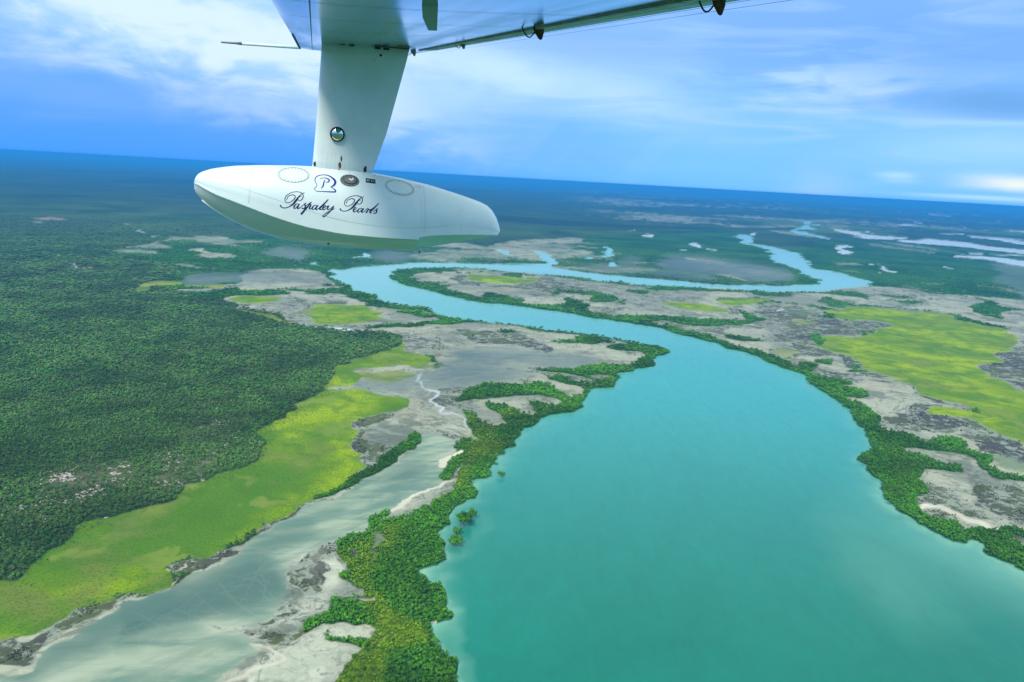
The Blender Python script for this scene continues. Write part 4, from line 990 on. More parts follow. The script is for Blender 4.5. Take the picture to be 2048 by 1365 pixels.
def stuff_trees(name, x, y, grow, sc, zs, variants, label, cat, srcname):
    n = len(x)
    z = hills(x, y)
    me = bpy.data.meshes.new(name)
    me.vertices.add(n); me.vertices.foreach_set('co', np.stack([x, y, z], 1).astype(np.float32).ravel())
    s3 = np.stack([sc * grow, sc * grow, sc * zs * np.minimum(grow, 1.3) * RNG.uniform(0.7, 1.3, n)], 1).astype(np.float32)
    a = me.attributes.new('tree_scale', 'FLOAT_VECTOR', 'POINT'); a.data.foreach_set('vector', s3.ravel())
    a = me.attributes.new('tree_turn', 'FLOAT', 'POINT'); a.data.foreach_set('value', RNG.uniform(0, 6.283, n).astype(np.float32))
    a = me.attributes.new('tree_kind', 'INT', 'POINT'); a.data.foreach_set('value', RNG.integers(0, len(variants), n).astype(np.int32))
    o = link(name, me); tag(o, label, cat, kind='stuff')
    src = bpy.data.collections.new(srcname)
    for i, v in enumerate(variants):
        so = bpy.data.objects.new("%s_%d" % (srcname, i), v); src.objects.link(so)
    ng = bpy.data.node_groups.new(name + "_scatter", 'GeometryNodeTree')
    ng.interface.new_socket('Geometry', in_out='INPUT', socket_type='NodeSocketGeometry')
    ng.interface.new_socket('Geometry', in_out='OUTPUT', socket_type='NodeSocketGeometry')
    gi = ng.nodes.new('NodeGroupInput'); go = ng.nodes.new('NodeGroupOutput')
    ci = ng.nodes.new('GeometryNodeCollectionInfo'); ci.inputs['Collection'].default_value = src
    ci.inputs['Separate Children'].default_value = True; ci.inputs['Reset Children'].default_value = True
    mp = ng.nodes.new('GeometryNodeMeshToPoints')
    ip = ng.nodes.new('GeometryNodeInstanceOnPoints'); ip.inputs['Pick Instance'].default_value = True
    def na(nm, t):
        q = ng.nodes.new('GeometryNodeInputNamedAttribute'); q.data_type = t; q.inputs['Name'].default_value = nm
        return next(s_ for s_ in q.outputs if s_.enabled and s_.name == 'Attribute')
    cx = ng.nodes.new('ShaderNodeCombineXYZ'); ng.links.new(na('tree_turn', 'FLOAT'), cx.inputs[2])
    ng.links.new(gi.outputs[0], mp.inputs[0]); ng.links.new(mp.outputs[0], ip.inputs['Points'])
    ng.links.new(ci.outputs[0], ip.inputs['Instance']); ng.links.new(na('tree_kind', 'INT'), ip.inputs['Instance Index'])
    ng.links.new(cx.outputs[0], ip.inputs['Rotation']); ng.links.new(na('tree_scale', 'FLOAT_VECTOR'), ip.inputs['Scale'])
    ng.links.new(ip.outputs[0], go.inputs[0])
    md = o.modifiers.new('scatter', 'NODES'); md.node_group = ng
    return o


def near_trees(name, x, y, sc, zs, variants, label, cat, group, count=300):
    """the nearest ones in view stand as objects of their own; returns the mask of those used"""
    d = np.hypot(x, y); f = inframe(x, y)
    idx = np.argsort(np.where(f, d, 1e9))[:count]
    for i in idx:
        v = variants[int(RNG.integers(0, len(variants)))]
        o = bpy.data.objects.new(name, v); COL.objects.link(o)
        o.location = (x[i], y[i], 0.0); o.rotation_euler = (0, 0, random.uniform(0, 6.28))
        o.scale = (sc[i], sc[i], sc[i] * zs)
        tag(o, label, cat, group)
    used = np.zeros(len(x), bool); used[idx] = True
    return used


lowsel = RNG.uniform(0, 1, mx_.size) < np.clip(ml_ * 1.1, 0, .97)
t_ = ~lowsel
u = near_trees('mangrove_tree', mx_[t_], my_[t_], msc[t_], 1.15, V_MANG, 'dark green mangrove tree packed in the tall belt beside the near left bank', 'mangrove tree', 'tall mangroves of the near left bank')
stuff_trees('mangrove_thicket', mx_[t_][~u], my_[t_][~u], mg_[t_][~u], msc[t_][~u], 1.1, V_MANG, 'dark green mangrove thicket fringing the river banks and creeks', 'mangroves', 'mangrove_source')
lw = msc * 0.72
u = near_trees('low_mangrove', mx_[lowsel], my_[lowsel], lw[lowsel], 1.0, V_LOW, 'low yellow-green mangrove bush on the landward side of the near left belt', 'mangrove bush', 'low mangroves behind the tall belt')
lx, ly = mx_[lowsel][~u], my_[lowsel][~u]
stuff_trees('low_mangrove_thicket', lx, ly, mg_[lowsel][~u], lw[lowsel][~u] * 1.15, 1.0, V_LOW, 'yellow-green low mangrove scrub behind the taller belt', 'mangroves', 'low_mangrove_source')
u = near_trees('woodland_tree', wx_, wy_, wsc, 1.0, V_WOOD, 'dark green eucalypt standing in the near corner of the woodland at left', 'tree', 'nearest trees of the left woodland')
stuff_trees('woodland', wx_[~u], wy_[~u], wg_[~u], wsc[~u], 1.0, V_WOOD, 'dense dark green woodland covering the whole left of the land', 'forest', 'woodland_source')
stuff_trees('salt_scrub', sx_, sy_, sg_, ssc, 1.0, V_SHR, 'grey-green salt shrubs dotted along the mud flats', 'shrubs', 'shrub_source')
print('TREES_N', len(wx_), len(mx_), len(sx_))

# pale rocks lying in the clearings of the woodland
V_ROCK = []
M_ROCK = pmat('pale_rock', (0.62, 0.52, 0.47), 0.9, vary=0.35, vscale=1.5)
for i in range(4):
    bm = bmesh.new(); r_ = random.Random(i + 300)
    for _ in range(3):
        vv = bmesh.ops.create_icosphere(bm, subdivisions=1, radius=r_.uniform(.3, .6))['verts']
        off = Vector((r_.uniform(-.4, .4), r_.uniform(-.4, .4), r_.uniform(0, .15)))
        for q in vv: q.co = Vector((q.co.x * r_.uniform(.8, 1.3), q.co.y * r_.uniform(.8, 1.2), q.co.z * r_.uniform(.3, .6))) + off
    me = bpy.data.meshes.new('rock'); bm.to_mesh(me); bm.free(); me.materials.append(M_ROCK); V_ROCK.append(me)
gx_, gy_, gd_, ga_ = candidates(3.0, 560)
rs = sample([MOD['rock'], LC['wood']], gx_, gy_)
cl = vnoise(gx_ / 20, gy_ / 20, 91) + .7 * vnoise(gx_ / 7, gy_ / 7, 94)
kk = (rs[0] > .12) & (rs[1] > .6) & (cl > .22) & (RNG.uniform(0, 1, gx_.size) < np.minimum(1, ga_ / 3.5) * np.clip(rs[0] * 1.3, 0, .8))
kk |= (rs[1] > .8) & (RNG.uniform(0, 1, gx_.size) < .0009) & (gd_ < 2600)
nr_ = int(kk.sum())
stuff_trees('scattered_rocks', gx_[kk], gy_[kk], np.ones(nr_), RNG.uniform(1.2, 3.0, nr_), 1.0, V_ROCK, 'pale pinkish rocks scattered through clearings in the woodland', 'rocks', 'rock_source')
# thin paperbarks straying from the woodland edge onto the meadow
wood_soft = blur(LC['wood'], 7)
gx_, gy_, gd_, ga_ = candidates(3.0, 560)
es = sample([wood_soft, LC['meadow']], gx_, gy_)
kk = (es[1] > .5) & (es[0] > .04) & (gd_ < 2000) & (RNG.uniform(0, 1, gx_.size) < np.minimum(1, ga_ / 14.0) * np.clip(es[0] * 2.2, 0, .7))
kk |= (es[1] > .5) & (gd_ < 1800) & (RNG.uniform(0, 1, gx_.size) < .0008)
V_PAPER = [join_tree("paperbark", 90 + i, 2.2 + .3 * (i % 3), 1.0, L_WOOD, 60) for i in range(4)]
ne_ = int(kk.sum())
stuff_trees('paperbark_edge', gx_[kk], gy_[kk], np.ones(ne_), RNG.uniform(1.0, 2.1, ne_), 1.0, V_PAPER, 'thin pale-trunked trees straggling from the woodland onto the meadow', 'trees', 'paperbark_source')
print('EXTRA', nr_, ne_)

# lone mangroves standing in the water off the left bank
def ground_at(px, py):
    d = ray(px, py); t = ALT / -d[2]; return t * d[0], t * d[1], t
LONE = [(1002, 949, 12, 'small lone mangrove standing in the water farthest up the left bank'),
        (944, 1031, 17, 'small round mangrove in the water just above the widest islet mangrove'),
        (929, 1046, 25, 'widest of the mangroves standing alone in the turquoise water'),
        (915, 1064, 15, 'narrow mangrove in the water above the lowest lone one'),
        (911, 1086, 20, 'round mangrove in the water, lowest and nearest of the lone ones')]
for i, (px, py, w_, lab) in enumerate(LONE):
    gx, gy, t = ground_at(px, py + 4)
    W_ = w_ * 1.5 / FOC * t
    e = bpy.data.objects.new('lone_mangrove', None); COL.objects.link(e); e.location = (gx, gy, -0.8); e.rotation_euler = (0, 0, i * 1.3)
    tag(e, lab, 'mangrove tree', 'lone mangroves in the water')
    n = 3 if w_ < 18 else 5
    for k_ in range(n):
        c, tr = tree_parts(200 + i * 10 + k_, 1.15, 1.0)
        a = k_ * 6.283 / n + .5; q = 0.24 * W_ if n > 1 else 0
        for nm, me_, mt in (('crown', c, L_MANG), ('trunk', tr, BARK)):
            o = link(nm, me_, e, [mt]); o.location = (q * math.cos(a), q * math.sin(a), 0); o.scale = (W_ * .6, W_ * .6, W_ * .62)

# ================================================================== AIRCRAFT
def c2w(v): return v[0] * CR - v[1] * CU + v[2] * fw       # (right, down, depth) -> world vector
o_ = np.array([-0.2684, -0.3658, 1.0]); o_ /= np.linalg.norm(o_)
f_ = np.array([-0.966, 0.0, 0.0]); f_[2] = -(f_[0] * o_[0] + f_[1] * o_[1]) / o_[2]; f_ /= np.linalg.norm(f_)
OUT = c2w(o_); FWD = c2w(f_); UP = np.cross(OUT, FWD)
if UP[2] < 0: UP = -UP
def at(px, py, z): return CAM + ray(px, py) * z
S = 1.2
LE = at(600, 97, 8 * S); TE0 = at(842, 106, 8 * S)
TE = TE0 + OUT * np.dot(LE - TE0, OUT)
# slide the trailing edge along the span until the chord is square to it
ch = TE - LE; CH_L = np.linalg.norm(ch); AFT = ch / CH_L
WUP = np.cross(AFT, OUT)
if WUP[2] < 0: WUP = -WUP
def plane_hit(px, py, p0, n):
    d = ray(px, py); t = np.dot(p0 - CAM, n) / np.dot(d, n); return CAM + d * t
seam = plane_hit(732, 86, LE, WUP)
ORI = seam
RM = Matrix(((-FWD[0], OUT[0], UP[0]), (-FWD[1], OUT[1], UP[1]), (-FWD[2], OUT[2], UP[2])))
if RM.determinant() < 0: RM = Matrix(((FWD[0], OUT[0], UP[0]), (FWD[1], OUT[1], UP[1]), (FWD[2], OUT[2], UP[2])))
root = bpy.data.objects.new('seaplane', None); COL.objects.link(root)
root.matrix_world = Matrix.Translation(Vector(ORI)) @ RM.to_4x4()
tag(root, 'white twin-engined seaplane seen as its wing, strut and wing-tip float above the river', 'seaplane')
RI = RM.inverted()
def loc(p): return RI @ Vector(np.asarray(p) - ORI)
def locs(P): return [loc(p) for p in P]

M_HULL = pmat('float_paint', (0.83, 0.95, 0.94), 0.32, coat=0.4, vary=0.07, vscale=3, dirt=(0.55, 0.56, 0.50))
M_STRUT = pmat('strut_paint', (0.88, 0.98, 0.96), 0.36, coat=0.3, vary=0.10, vscale=3, dirt=(0.50, 0.50, 0.42))
M_DARK = pmat('dark_metal', (0.03, 0.028, 0.025), 0.6, vary=0.3, vscale=20)
M_RUST = pmat('rusty_metal', (0.16, 0.075, 0.035), 0.8, vary=0.6, vscale=40)
M_GREY = pmat('grey_metal', (0.22, 0.25, 0.24), 0.45, metal=0.4, vary=0.3, vscale=20)
M_CHROME = pmat('mirror_glass', (0.9, 0.93, 0.93), 0.02, metal=1.0)
M_NAVY = pmat('navy_lettering', (0.006, 0.010, 0.085), 0.35)
M_BLUE = pmat('blue_emblem', (0.010, 0.012, 0.26), 0.35)
M_BLACK = pmat('black_placard', (0.01, 0.012, 0.015), 0.4)
M_WHITE = pmat('white_print', (0.8, 0.82, 0.82), 0.4)
M_BROWN = pmat('weathered_strip', (0.40, 0.44, 0.32), 0.5, vary=0.4, vscale=6)
M_BELOW = pmat('planing_bottom_bounce_tint', (0.90, 0.97, 0.90), 0.35, coat=0.3, vary=0.06, vscale=3)  # white hull paint, greenish bounce light off the water put into its colour
M_AIL = pmat('aileron_paint', (0.62, 0.84, 0.84), 0.5, vary=0.25, vscale=2)
M_SEAM = pmat('paint_seam', (0.50, 0.56, 0.54), 0.6)
M_LINE = pmat('panel_gap', (0.16, 0.20, 0.20), 0.7)


def wing_material():
    m_ = bpy.data.materials.new('polished_wing_skin'); m_.use_nodes = True
    N = NT(m_.node_tree); b = m_.node_tree.nodes['Principled BSDF']
    tc = N.n.new('ShaderNodeTexCoord').outputs['Object']
    sv_ = N.vm('MULTIPLY', tc, (3.0, 0.25, 1.0))
    nz = N.noise(N.vm('MULTIPLY', tc, (6.0, 0.15, 1.0)), 1.0, 5, 0.6)
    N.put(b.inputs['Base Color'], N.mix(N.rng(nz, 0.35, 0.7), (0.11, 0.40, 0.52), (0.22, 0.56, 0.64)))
    b.inputs['Metallic'].default_value = 0.65
    N.put(b.inputs['Roughness'], N.rng(N.noise(sv_, 1.2, 3, 0.5), 0.3, 0.7, 0.08, 0.20))
    bn = N.n.new('ShaderNodeBump'); bn.inputs['Strength'].default_value = 0.15; bn.inputs['Distance'].default_value = 0.01
    N.put(bn.inputs['Height'], N.noise(N.vm('MULTIPLY', tc, (2.2, 0.25, 1.0)), 2.0, 2, 0.5)); N.l.new(bn.outputs[0], b.inputs['Normal'])
    return m_


M_WING = wing_material()


def loft(name, rings, parent, mats, closed=True, caps=True, smooth=True, sharp=None):
    """rings: lists of equal length of local Vectors"""
    n = len(rings[0]); V = [v for r in rings for v in r]; F = []
    for i in range(len(rings) - 1):
        for j in range(n if closed else n - 1):
            F.append((i * n + j, i * n + (j + 1) % n, (i + 1) * n + (j + 1) % n, (i + 1) * n + j))
    me = bpy.data.meshes.new(name); me.from_pydata([tuple(v) for v in V], [], F); 
    bm = bmesh.new(); bm.from_mesh(me); bm.verts.ensure_lookup_table()
    if caps:
        for i in (0, len(rings) - 1):
            try: bm.faces.new([bm.verts[i * n + j] for j in range(n)])
            except ValueError: pass
    bmesh.ops.remove_doubles(bm, verts=bm.verts, dist=1e-5)
    bmesh.ops.recalc_face_normals(bm, faces=bm.faces)
    if sharp:
        for e in bm.edges:
            if len(e.link_faces) == 2 and e.calc_face_angle(0) > sharp: e.smooth = False
    for f in bm.faces: f.smooth = smooth
    bm.to_mesh(me); bm.free()
    return link(name, me, parent, mats)


def bvh_of(ob):
    me = ob.data
    # parts are built in the root's frame, so go there via the world matrices
    mw = root.matrix_world
    return BVHTree.FromPolygons([mw @ v.co for v in me.vertices], [tuple(p.vertices) for p in me.polygons])


def hit(bvh, px, py, lift=0.003):
    d = Vector(ray(px, py)); d.normalize()
    p, n, i, t = bvh.ray_cast(Vector(CAM), d)
    if p is None: return None, None
    if n.dot(d) > 0: n = -n
    return p + n * lift, n


# ---- wing
def airfoil(le, chord, up, chordlen, th=0.12, n=22, twist=0.0):
    pts = []
    for k_ in range(2 * n):
        if k_ < n: t = k_ / (n - 1) if n > 1 else 0; xx = 0.5 * (1 - math.cos(math.pi * (1 - t))); up_side = 1
        else: t = (k_ - n) / n; xx = 0.5 * (1 - math.cos(math.pi * (t + 1 / n))) ; up_side = -1
        yt = 5 * th * (0.2969 * math.sqrt(max(xx, 0)) - 0.126 * xx - 0.3516 * xx ** 2 + 0.2843 * xx ** 3 - 0.1036 * xx ** 4)
        zz = yt * (1.25 if up_side > 0 else -0.30)
        pts.append(le + chord * xx * chordlen + up * zz * chordlen)
    return pts
rings = []
for s_, shrink, th in ((0.10, 0.50, 0.015), (0.07, 0.24, 0.05), (0.0, 0.10, 0.09), (-0.12, 0.03, 0.11), (-0.35, 0.0, 0.12), (-1.0, 0, .12), (-2.0, 0, .12), (-3.5, 0, .12), (-5.0, 0, .12), (-6.5, 0, .12), (-8.0, 0, .12), (-9.2, 0, .12)):
    rings.append(locs(airfoil(LE + OUT * s_ + AFT * shrink * CH_L, AFT, WUP, CH_L * (1 - shrink * 1.0), th)))
wing = loft('wing', rings, root, [M_WING], sharp=0.9)
BW = bvh_of(wing)
def wloc(p): return tuple(loc(np.array(p)))


def box_between(name, P, parent, mat, thick, nrm, w=None):
    """slab from world quad P, thickness along nrm"""
    P = [np.array(p) for p in P]; n = np.array(nrm)
    V = [wloc(p) for p in P] + [wloc(p + n * thick) for p in P]; k_ = len(P)
    F = [tuple(range(k_)), tuple(range(2 * k_ - 1, k_ - 1, -1))] + [(i, (i + 1) % k_, k_ + (i + 1) % k_, k_ + i) for i in range(k_)]
    me = bpy.data.meshes.new(name); me.from_pydata(V, [], F)
    bm = bmesh.new(); bm.from_mesh(me); bmesh.ops.recalc_face_normals(bm, faces=bm.faces); bm.to_mesh(me); bm.free()
    return link(name, me, parent, [mat])


def tube(name, pts, r, parent, mat, n=8, radii=None, caps=True):
    pts = [Vector(p) for p in pts]; rings_ = []
    prev = None
    for i, p in enumerate(pts):
        d = (pts[min(i + 1, len(pts) - 1)] - pts[max(i - 1, 0)]).normalized()
        t = d.orthogonal().normalized() if prev is None else (prev - d * prev.dot(d)).normalized()
        prev = t; b_ = d.cross(t); rr_ = radii[i] if radii else r
        rings_.append([loc(np.array(p + (t * math.cos(a) + b_ * math.sin(a)) * rr_)) for a in [k_ * 6.28318 / n for k_ in range(n)]])
    return loft(name, rings_, parent, [mat], caps=caps)


DN = -WUP
# aileron gap strip and aileron panel lines, running along the span
def span_line(name, px, py, s0, s1, width, thick, mat, parent=wing, lift=0.0):
    h = plane_hit(px, py, LE, WUP)
    xa = np.dot(h - LE, AFT)
    pts = []
    for s_ in (s0, s1):
        for dx_ in (-width / 2, width / 2):
            base = LE + AFT * (xa + dx_) + OUT * s_
            q = BW.ray_cast(Vector(base + DN * 1.5), Vector(WUP))[0]
            pts.append(np.array(q) if q is not None else base)
    return box_between(name, [pts[0], pts[1], pts[3], pts[2]], parent, mat, thick, DN)
span_line('aileron_gap_strip', 1240, 19, -1.8, -9.0, 0.032, 0.010, M_BROWN)
# aileron: a painted panel under the trailing edge, aft of the gap
h = plane_hit(1240, 19, LE, WUP); xa0 = np.dot(h - LE, AFT) / CH_L + 0.014
def under(xa, s_): 
    q = BW.ray_cast(Vector(LE + AFT * xa * CH_L + OUT * s_ + DN * 1.5), Vector(WUP))[0]
    return np.array(q) if q is not None else LE + AFT * xa * CH_L + OUT * s_
SS = list(np.linspace(-1.8, -9.0, 19)); XX = list(np.linspace(xa0, 0.995, 6)); V = []; F = []
for s_ in SS:
    for j_, xa in enumerate(XX): V.append(wloc(under(xa, s_) + DN * (0.005 if 0 < j_ < 5 else 0.002)))
nx_ = len(XX)
F = [(i * nx_ + j, i * nx_ + j + 1, (i + 1) * nx_ + j + 1, (i + 1) * nx_ + j) for i in range(len(SS) - 1) for j in range(nx_ - 1)]
me = bpy.data.meshes.new('aileron'); me.from_pydata(V, [], F); ail = link('aileron', me, wing, [M_AIL])
bma = bmesh.new(); bma.from_mesh(me); bmesh.ops.solidify(bma, geom=bma.faces[:], thickness=0.002); bma.to_mesh(me); bma.free()
for xa in (xa0 + .03, xa0 + .10, xa0 + .17):
    V = []; 
    for s_ in SS: 
        q = under(xa, s_) + DN * .0085
        V += [wloc(q - AFT * .0035), wloc(q + AFT * .0035)]
    me = bpy.data.meshes.new('aileron_rib'); me.from_pydata(V, [], [(2 * i, 2 * i + 1, 2 * i + 3, 2 * i + 2) for i in range(len(SS) - 1)]); link('aileron_rib', me, wing, [M_LINE])
span_line('skin_seam', 620, 20, -0.3, -9.0, 0.006, 0.002, M_LINE)
# chordwise skin joints
for k_, s_ in enumerate((-0.55, -2.4, -4.0, -5.4, -6.6, -7.5)):
    P = []
    for xa in np.linspace(0.03, 0.97, 14):
        q = BW.ray_cast(Vector(LE + AFT * xa * CH_L + OUT * s_ + DN * 1.5), Vector(WUP))[0]
        P.append(np.array(q))
    V = []; F = []
    for q in P: V += [wloc(q + OUT * 0.004 + DN * .002), wloc(q - OUT * .004 + DN * .002)]
    F = [(2 * i, 2 * i + 1, 2 * i + 3, 2 * i + 2) for i in range(len(P) - 1)]
    me = bpy.data.meshes.new('skin_joint'); me.from_pydata(V, [], F); link('skin_joint', me, wing, [M_LINE])
# rows of rivets under the aileron
bm = bmesh.new()
for xa in (xa0 + .05, xa0 + .14):
    for s_ in np.arange(-1.9, -6.8, -0.05):
        q = BW.ray_cast(Vector(LE + AFT * xa * CH_L + OUT * s_ + DN * 1.5), Vector(WUP))[0]
        if q is None: continue
        mtx = Matrix.Translation(loc(np.array(q) + DN * .008))
        bmesh.ops.create_icosphere(bm, subdivisions=1, radius=0.0024, matrix=mtx)
me = bpy.data.meshes.new('rivets'); bm.to_mesh(me); bm.free(); ro = link('rivets', me, wing, [M_LINE]); ro['kind'] = 'stuff'


# hinge brackets with bonding wires
def bracket(px, py, hpx, mat, wire=True):
    h = plane_hit(px, py, LE, WUP)
    zd = np.dot(h - CAM, fw); s_ = hpx / FOC * zd
    ringz = []
    for t, ra in ((-0.25, .42), (0.15, .46), (0.45, .40), (0.72, .26), (0.92, .16), (1.0, .05)):
        c = h + DN * s_ * t + AFT * s_ * 0.25 * t
        ringz.append([loc(c + AFT * math.cos(a) * ra * s_ + OUT * math.sin(a) * ra * s_ * .6) for a in [k_ * 6.28318 / 10 for k_ in range(10)]])
    br = loft('hinge_bracket', ringz, wing, [mat])
    if wire:
        pts = []
        for k_ in range(12):
            a = math.pi * k_ / 11
            pts.append(h - AFT * s_ * (1.35 - 1.35 * (k_ / 11)) + DN * s_ * 0.85 * math.sin(a) + OUT * 0.0)
        wr = tube('bonding_wire', pts, s_ * 0.055, wing, M_DARK, 6)
    return br
bracket(1076, 52, 26, M_RUST); bracket(1437, -6, 34, M_RUST); bracket(925, 86, 12, M_GREY); bracket(826, 100, 12, M_GREY)
# small fin and black rods under the wing
h = plane_hit(860, -4, LE, WUP); z_ = np.dot(h - CAM, fw)
P = [at(843, -6, z_), at(877, -6, z_), at(874, 62, z_), at(857, 61, z_), at(846, 36, z_)]
box_between('hinge_fin', P, wing, M_HULL, 0.012, OUT)
h2 = plane_hit(856, 22, LE, WUP); zz = np.dot(h2 - CAM, fw) - .03
tube('fin_rod', [at(832, 20, zz), at(882, 24, zz)], 0.0042, wing, M_DARK)
h2 = plane_hit(795, 55, LE, WUP); zz = np.dot(h2 - CAM, fw) - .03
tube('strut_rod', [at(774, 54, zz), at(816, 57, zz)], 0.0055, wing, M_DARK)
# tip light and pitot tube
pd = c2w(np.array([-0.966, 0.03, -0.26])); pd /= np.linalg.norm(pd)
def along(px_): 
    d = 0
    b = at(602, 96, 8 * S + .06)
    lo, hi_ = 0, 3
    for _ in range(40):
        mid = (lo + hi_) / 2; q = b + pd * mid
        if project(*q)[0] > px_: lo = mid
        else: hi_ = mid
    return b + pd * lo
A_ = [along(640), along(484), along(483), along(470), along(446), along(441)]
pit = tube('pitot_tube', [A_[0], A_[1]], 0.019, root, M_STRUT, 12)
tube('pitot_tip', [A_[1], A_[2], A_[2], A_[3], A_[4], A_[5]], 0.02, pit, M_GREY, 12, radii=[.016, .021, .021, .013, .012, .005])
q = BW.ray_cast(Vector(at(598, 84, 1)), Vector(ray(598, 84)))[0]
bp = []
for px_, py_ in ((583, 66), (588, 70), (601, 96), (596, 92)):
    hh = plane_hit(px_, py_, LE, WUP); bp.append(hh + DN * .003)
box_between('tip_light', bp, wing, M_DARK, 0.012, DN)

# ---- strut
def pl(px, py): return plane_hit(px, py, seam, OUT)
stations = [((644, 74), (821, 89)), ((642, 110), (814, 120)), ((637, 180), (796, 185)), ((631, 260), (773, 268)), ((626, 318), (752, 326)), ((623, 345), (742, 352))]
rings = []
for (a, b) in stations:
    P0, P1 = pl(*a), pl(*b); c = P1 - P0; L_ = np.linalg.norm(c); c /= L_
    prof = []
    for k_ in range(36):
        a_ = 2 * math.pi * k_ / 36; xx = 0.5 * (1 - math.cos(a_)); sg = 1 if a_ < math.pi else -1
        yt = 5 * 0.17 * (0.2969 * math.sqrt(xx) - 0.126 * xx - 0.3516 * xx ** 2 + 0.2843 * xx ** 3 - 0.1036 * xx ** 4)
        prof.append(loc(P0 + c * xx * L_ + OUT * sg * yt * L_))
    rings.append(prof)
strut = loft('float_strut', rings, root, [M_STRUT])
BS = bvh_of(strut)
# flange where the strut meets the wing, with dark fittings
P = [plane_hit(x_, y_, LE, WUP) for x_, y_ in ((640, 71), (824, 91))]
c = (P[1] - P[0]); c /= np.linalg.norm(c)
hs, _n = hit(BS, 730, 96, 0)
fl = []
for k_ in range(28):
    a_ = 2 * math.pi * k_ / 28; L_ = np.linalg.norm(P[1] - P[0]); xx = .5 - .5 * math.cos(a_)
    fl.append(P[0] + c * xx * L_ + OUT * (0.125 * L_ * math.sin(a_) * (1.15 - .4 * xx)))
box_between('wing_flange', [p + DN * .004 for p in fl], strut, M_RUST, 0.016, DN)
def decal_quad(bvh, name, pts, parent, mat, lift=0.004, thick=0.006):
    P_ = []; nn = None
    for x_, y_ in pts:
        p, n = hit(bvh, x_, y_, lift)
        if p is None: return None
        P_.append(np.array(p)); nn = n if nn is None else nn
    return box_between(name, P_, parent, mat, -thick, np.array(nn))
for x_, y_ in ((685, 88), (703, 90), (755, 96), (772, 98)):
    decal_quad(BS, 'hinge_fitting', [(x_ - 6, y_ - 2.2), (x_ + 6, y_ - 1), (x_ + 5.5, y_ + 3), (x_ - 5, y_ + 2)], strut, M_DARK, 0.014, 0.02)
decal_quad(BS, 'strut_placard', [(653.5, 94), (672.5, 96.5), (672.5, 103), (653.5, 100)], strut, M_WHITE, 0.004)
def disc(bvh, name, px, py, r, parent, mat, lift=0.004, n=14, ry=None):
    return decal_quad(bvh, name, [(px + r * math.cos(k_ * 2 * math.pi / n), py + (ry or r) * math.sin(k_ * 2 * math.pi / n)) for k_ in range(n)], parent, mat, lift)
disc(BS, 'drain_hole', 761.5, 111, 2.6, strut, M_DARK); disc(BS, 'screw', 749, 119.5, 1.0, strut, M_DARK)
disc(BS, 'access_slot', 629.6, 328.5, 2.4, strut, M_DARK, ry=5); disc(BS, 'access_slot', 730, 340, 3.0, strut, M_DARK, ry=5.2)
disc(BS, 'access_slot', 731, 335, 2.2, strut, M_DARK, ry=2)
disc(BS, 'rust_stain', 679.5, 331, 2.6, strut, M_RUST, ry=6.5); disc(BS, 'rust_stain', 682.5, 318, 1.5, strut, M_RUST, ry=6)
disc(BS, 'rust_stain', 678, 340, 1.8, strut, M_RUST)
bm = bmesh.new()
for cx_ in (645, 655, 663, 671, 690, 700, 710, 720):
    for cy_ in np.arange(308, 336, 4.6):
        p, n = hit(BS, cx_ + (cy_ - 308) * -0.06, cy_ + (cx_ - 680) * .07, 0.0)
        if p is None: continue
        bmesh.ops.create_icosphere(bm, subdivisions=1, radius=0.0024, matrix=Matrix.Translation(loc(np.array(p))))
me = bpy.data.meshes.new('strut_rivets'); bm.to_mesh(me); bm.free(); ro = link('strut_rivets', me, strut, [M_LINE]); ro['kind'] = 'stuff'
# round convex mirror
p, n = hit(BS, 674.6, 268.8, 0.0); p = np.array(p); nn = np.array(n)
zc_ = np.dot(p - CAM, fw); R_ = 13.4 / FOC * zc_
t1 = np.cross(nn, UP); t1 /= np.linalg.norm(t1); t2 = np.cross(nn, t1)
def ringat(rad, dep, n_=28): return [loc(p + nn * dep + (t1 * math.cos(a) + t2 * math.sin(a)) * rad) for a in [k_ * 2 * math.pi / n_ for k_ in range(n_)]]
mir = loft('convex_mirror', [ringat(R_ * math.sin(q), .018 + R_ * .55 * (math.cos(q) - .35)) for q in (1.2, 1.0, .8, .6, .4, .2, .05)], strut, [M_CHROME])
loft('mirror_rim', [ringat(R_ * .98, -.03), ringat(R_ * 1.08, -.02), ringat(R_ * 1.08, .022), ringat(R_ * 1.0, .026), ringat(R_ * .93, .018)], mir, [M_DARK], caps=False)

# ---- float
FC = pl(690, 420)
tops = [(388, 366), (390, 357), (395, 349), (405, 343.5), (420, 339), (440, 335.5), (470, 332.5), (520, 331), (580, 331.5), (625, 333.5), (680, 338), (745, 346.5), (800, 357), (860, 371), (920, 390), (955, 402.5), (970, 408.5), (980, 416), (988, 427), (993, 440), (995.5, 452)]
keel = [(388, 367), (388, 376), (392, 386), (402, 398), (420, 413), (450, 432.5), (500, 457), (560, 476), (620, 486.5), (700, 494), (780, 499), (820, 500.5), (838, 500.5)]
aft_keel = [(838, 496), (850, 494), (900, 486), (950, 477), (995, 470)]
chin = [(388, 366.5), (396, 369), (410, 377), (430, 387.5), (494, 412), (551, 434), (609, 452), (685, 467), (761, 474), (820, 477.5), (838, 478)]
aft_chin = [(838, 474), (852, 471.5), (875, 469.5), (913, 468.5), (960, 468.7), (995, 469.4)]
def interp(T, x_):
    xs = [t[0] for t in T]; ys = [t[1] for t in T]
    for i in range(1, len(xs)):
        if xs[i] <= xs[i - 1]: xs[i] = xs[i - 1] + .01
    return float(np.interp(x_, xs, ys))
FW = 0.36
def halfw(x_):
    t = (x_ - 388) / (995 - 388)
    return FW * (max(0.0, 1 - (1 - min(t / .42, 1)) ** 2.4)) ** .52 * (1 - .42 * max(0, (t - .5) / .5) ** 2.0) + 0.004
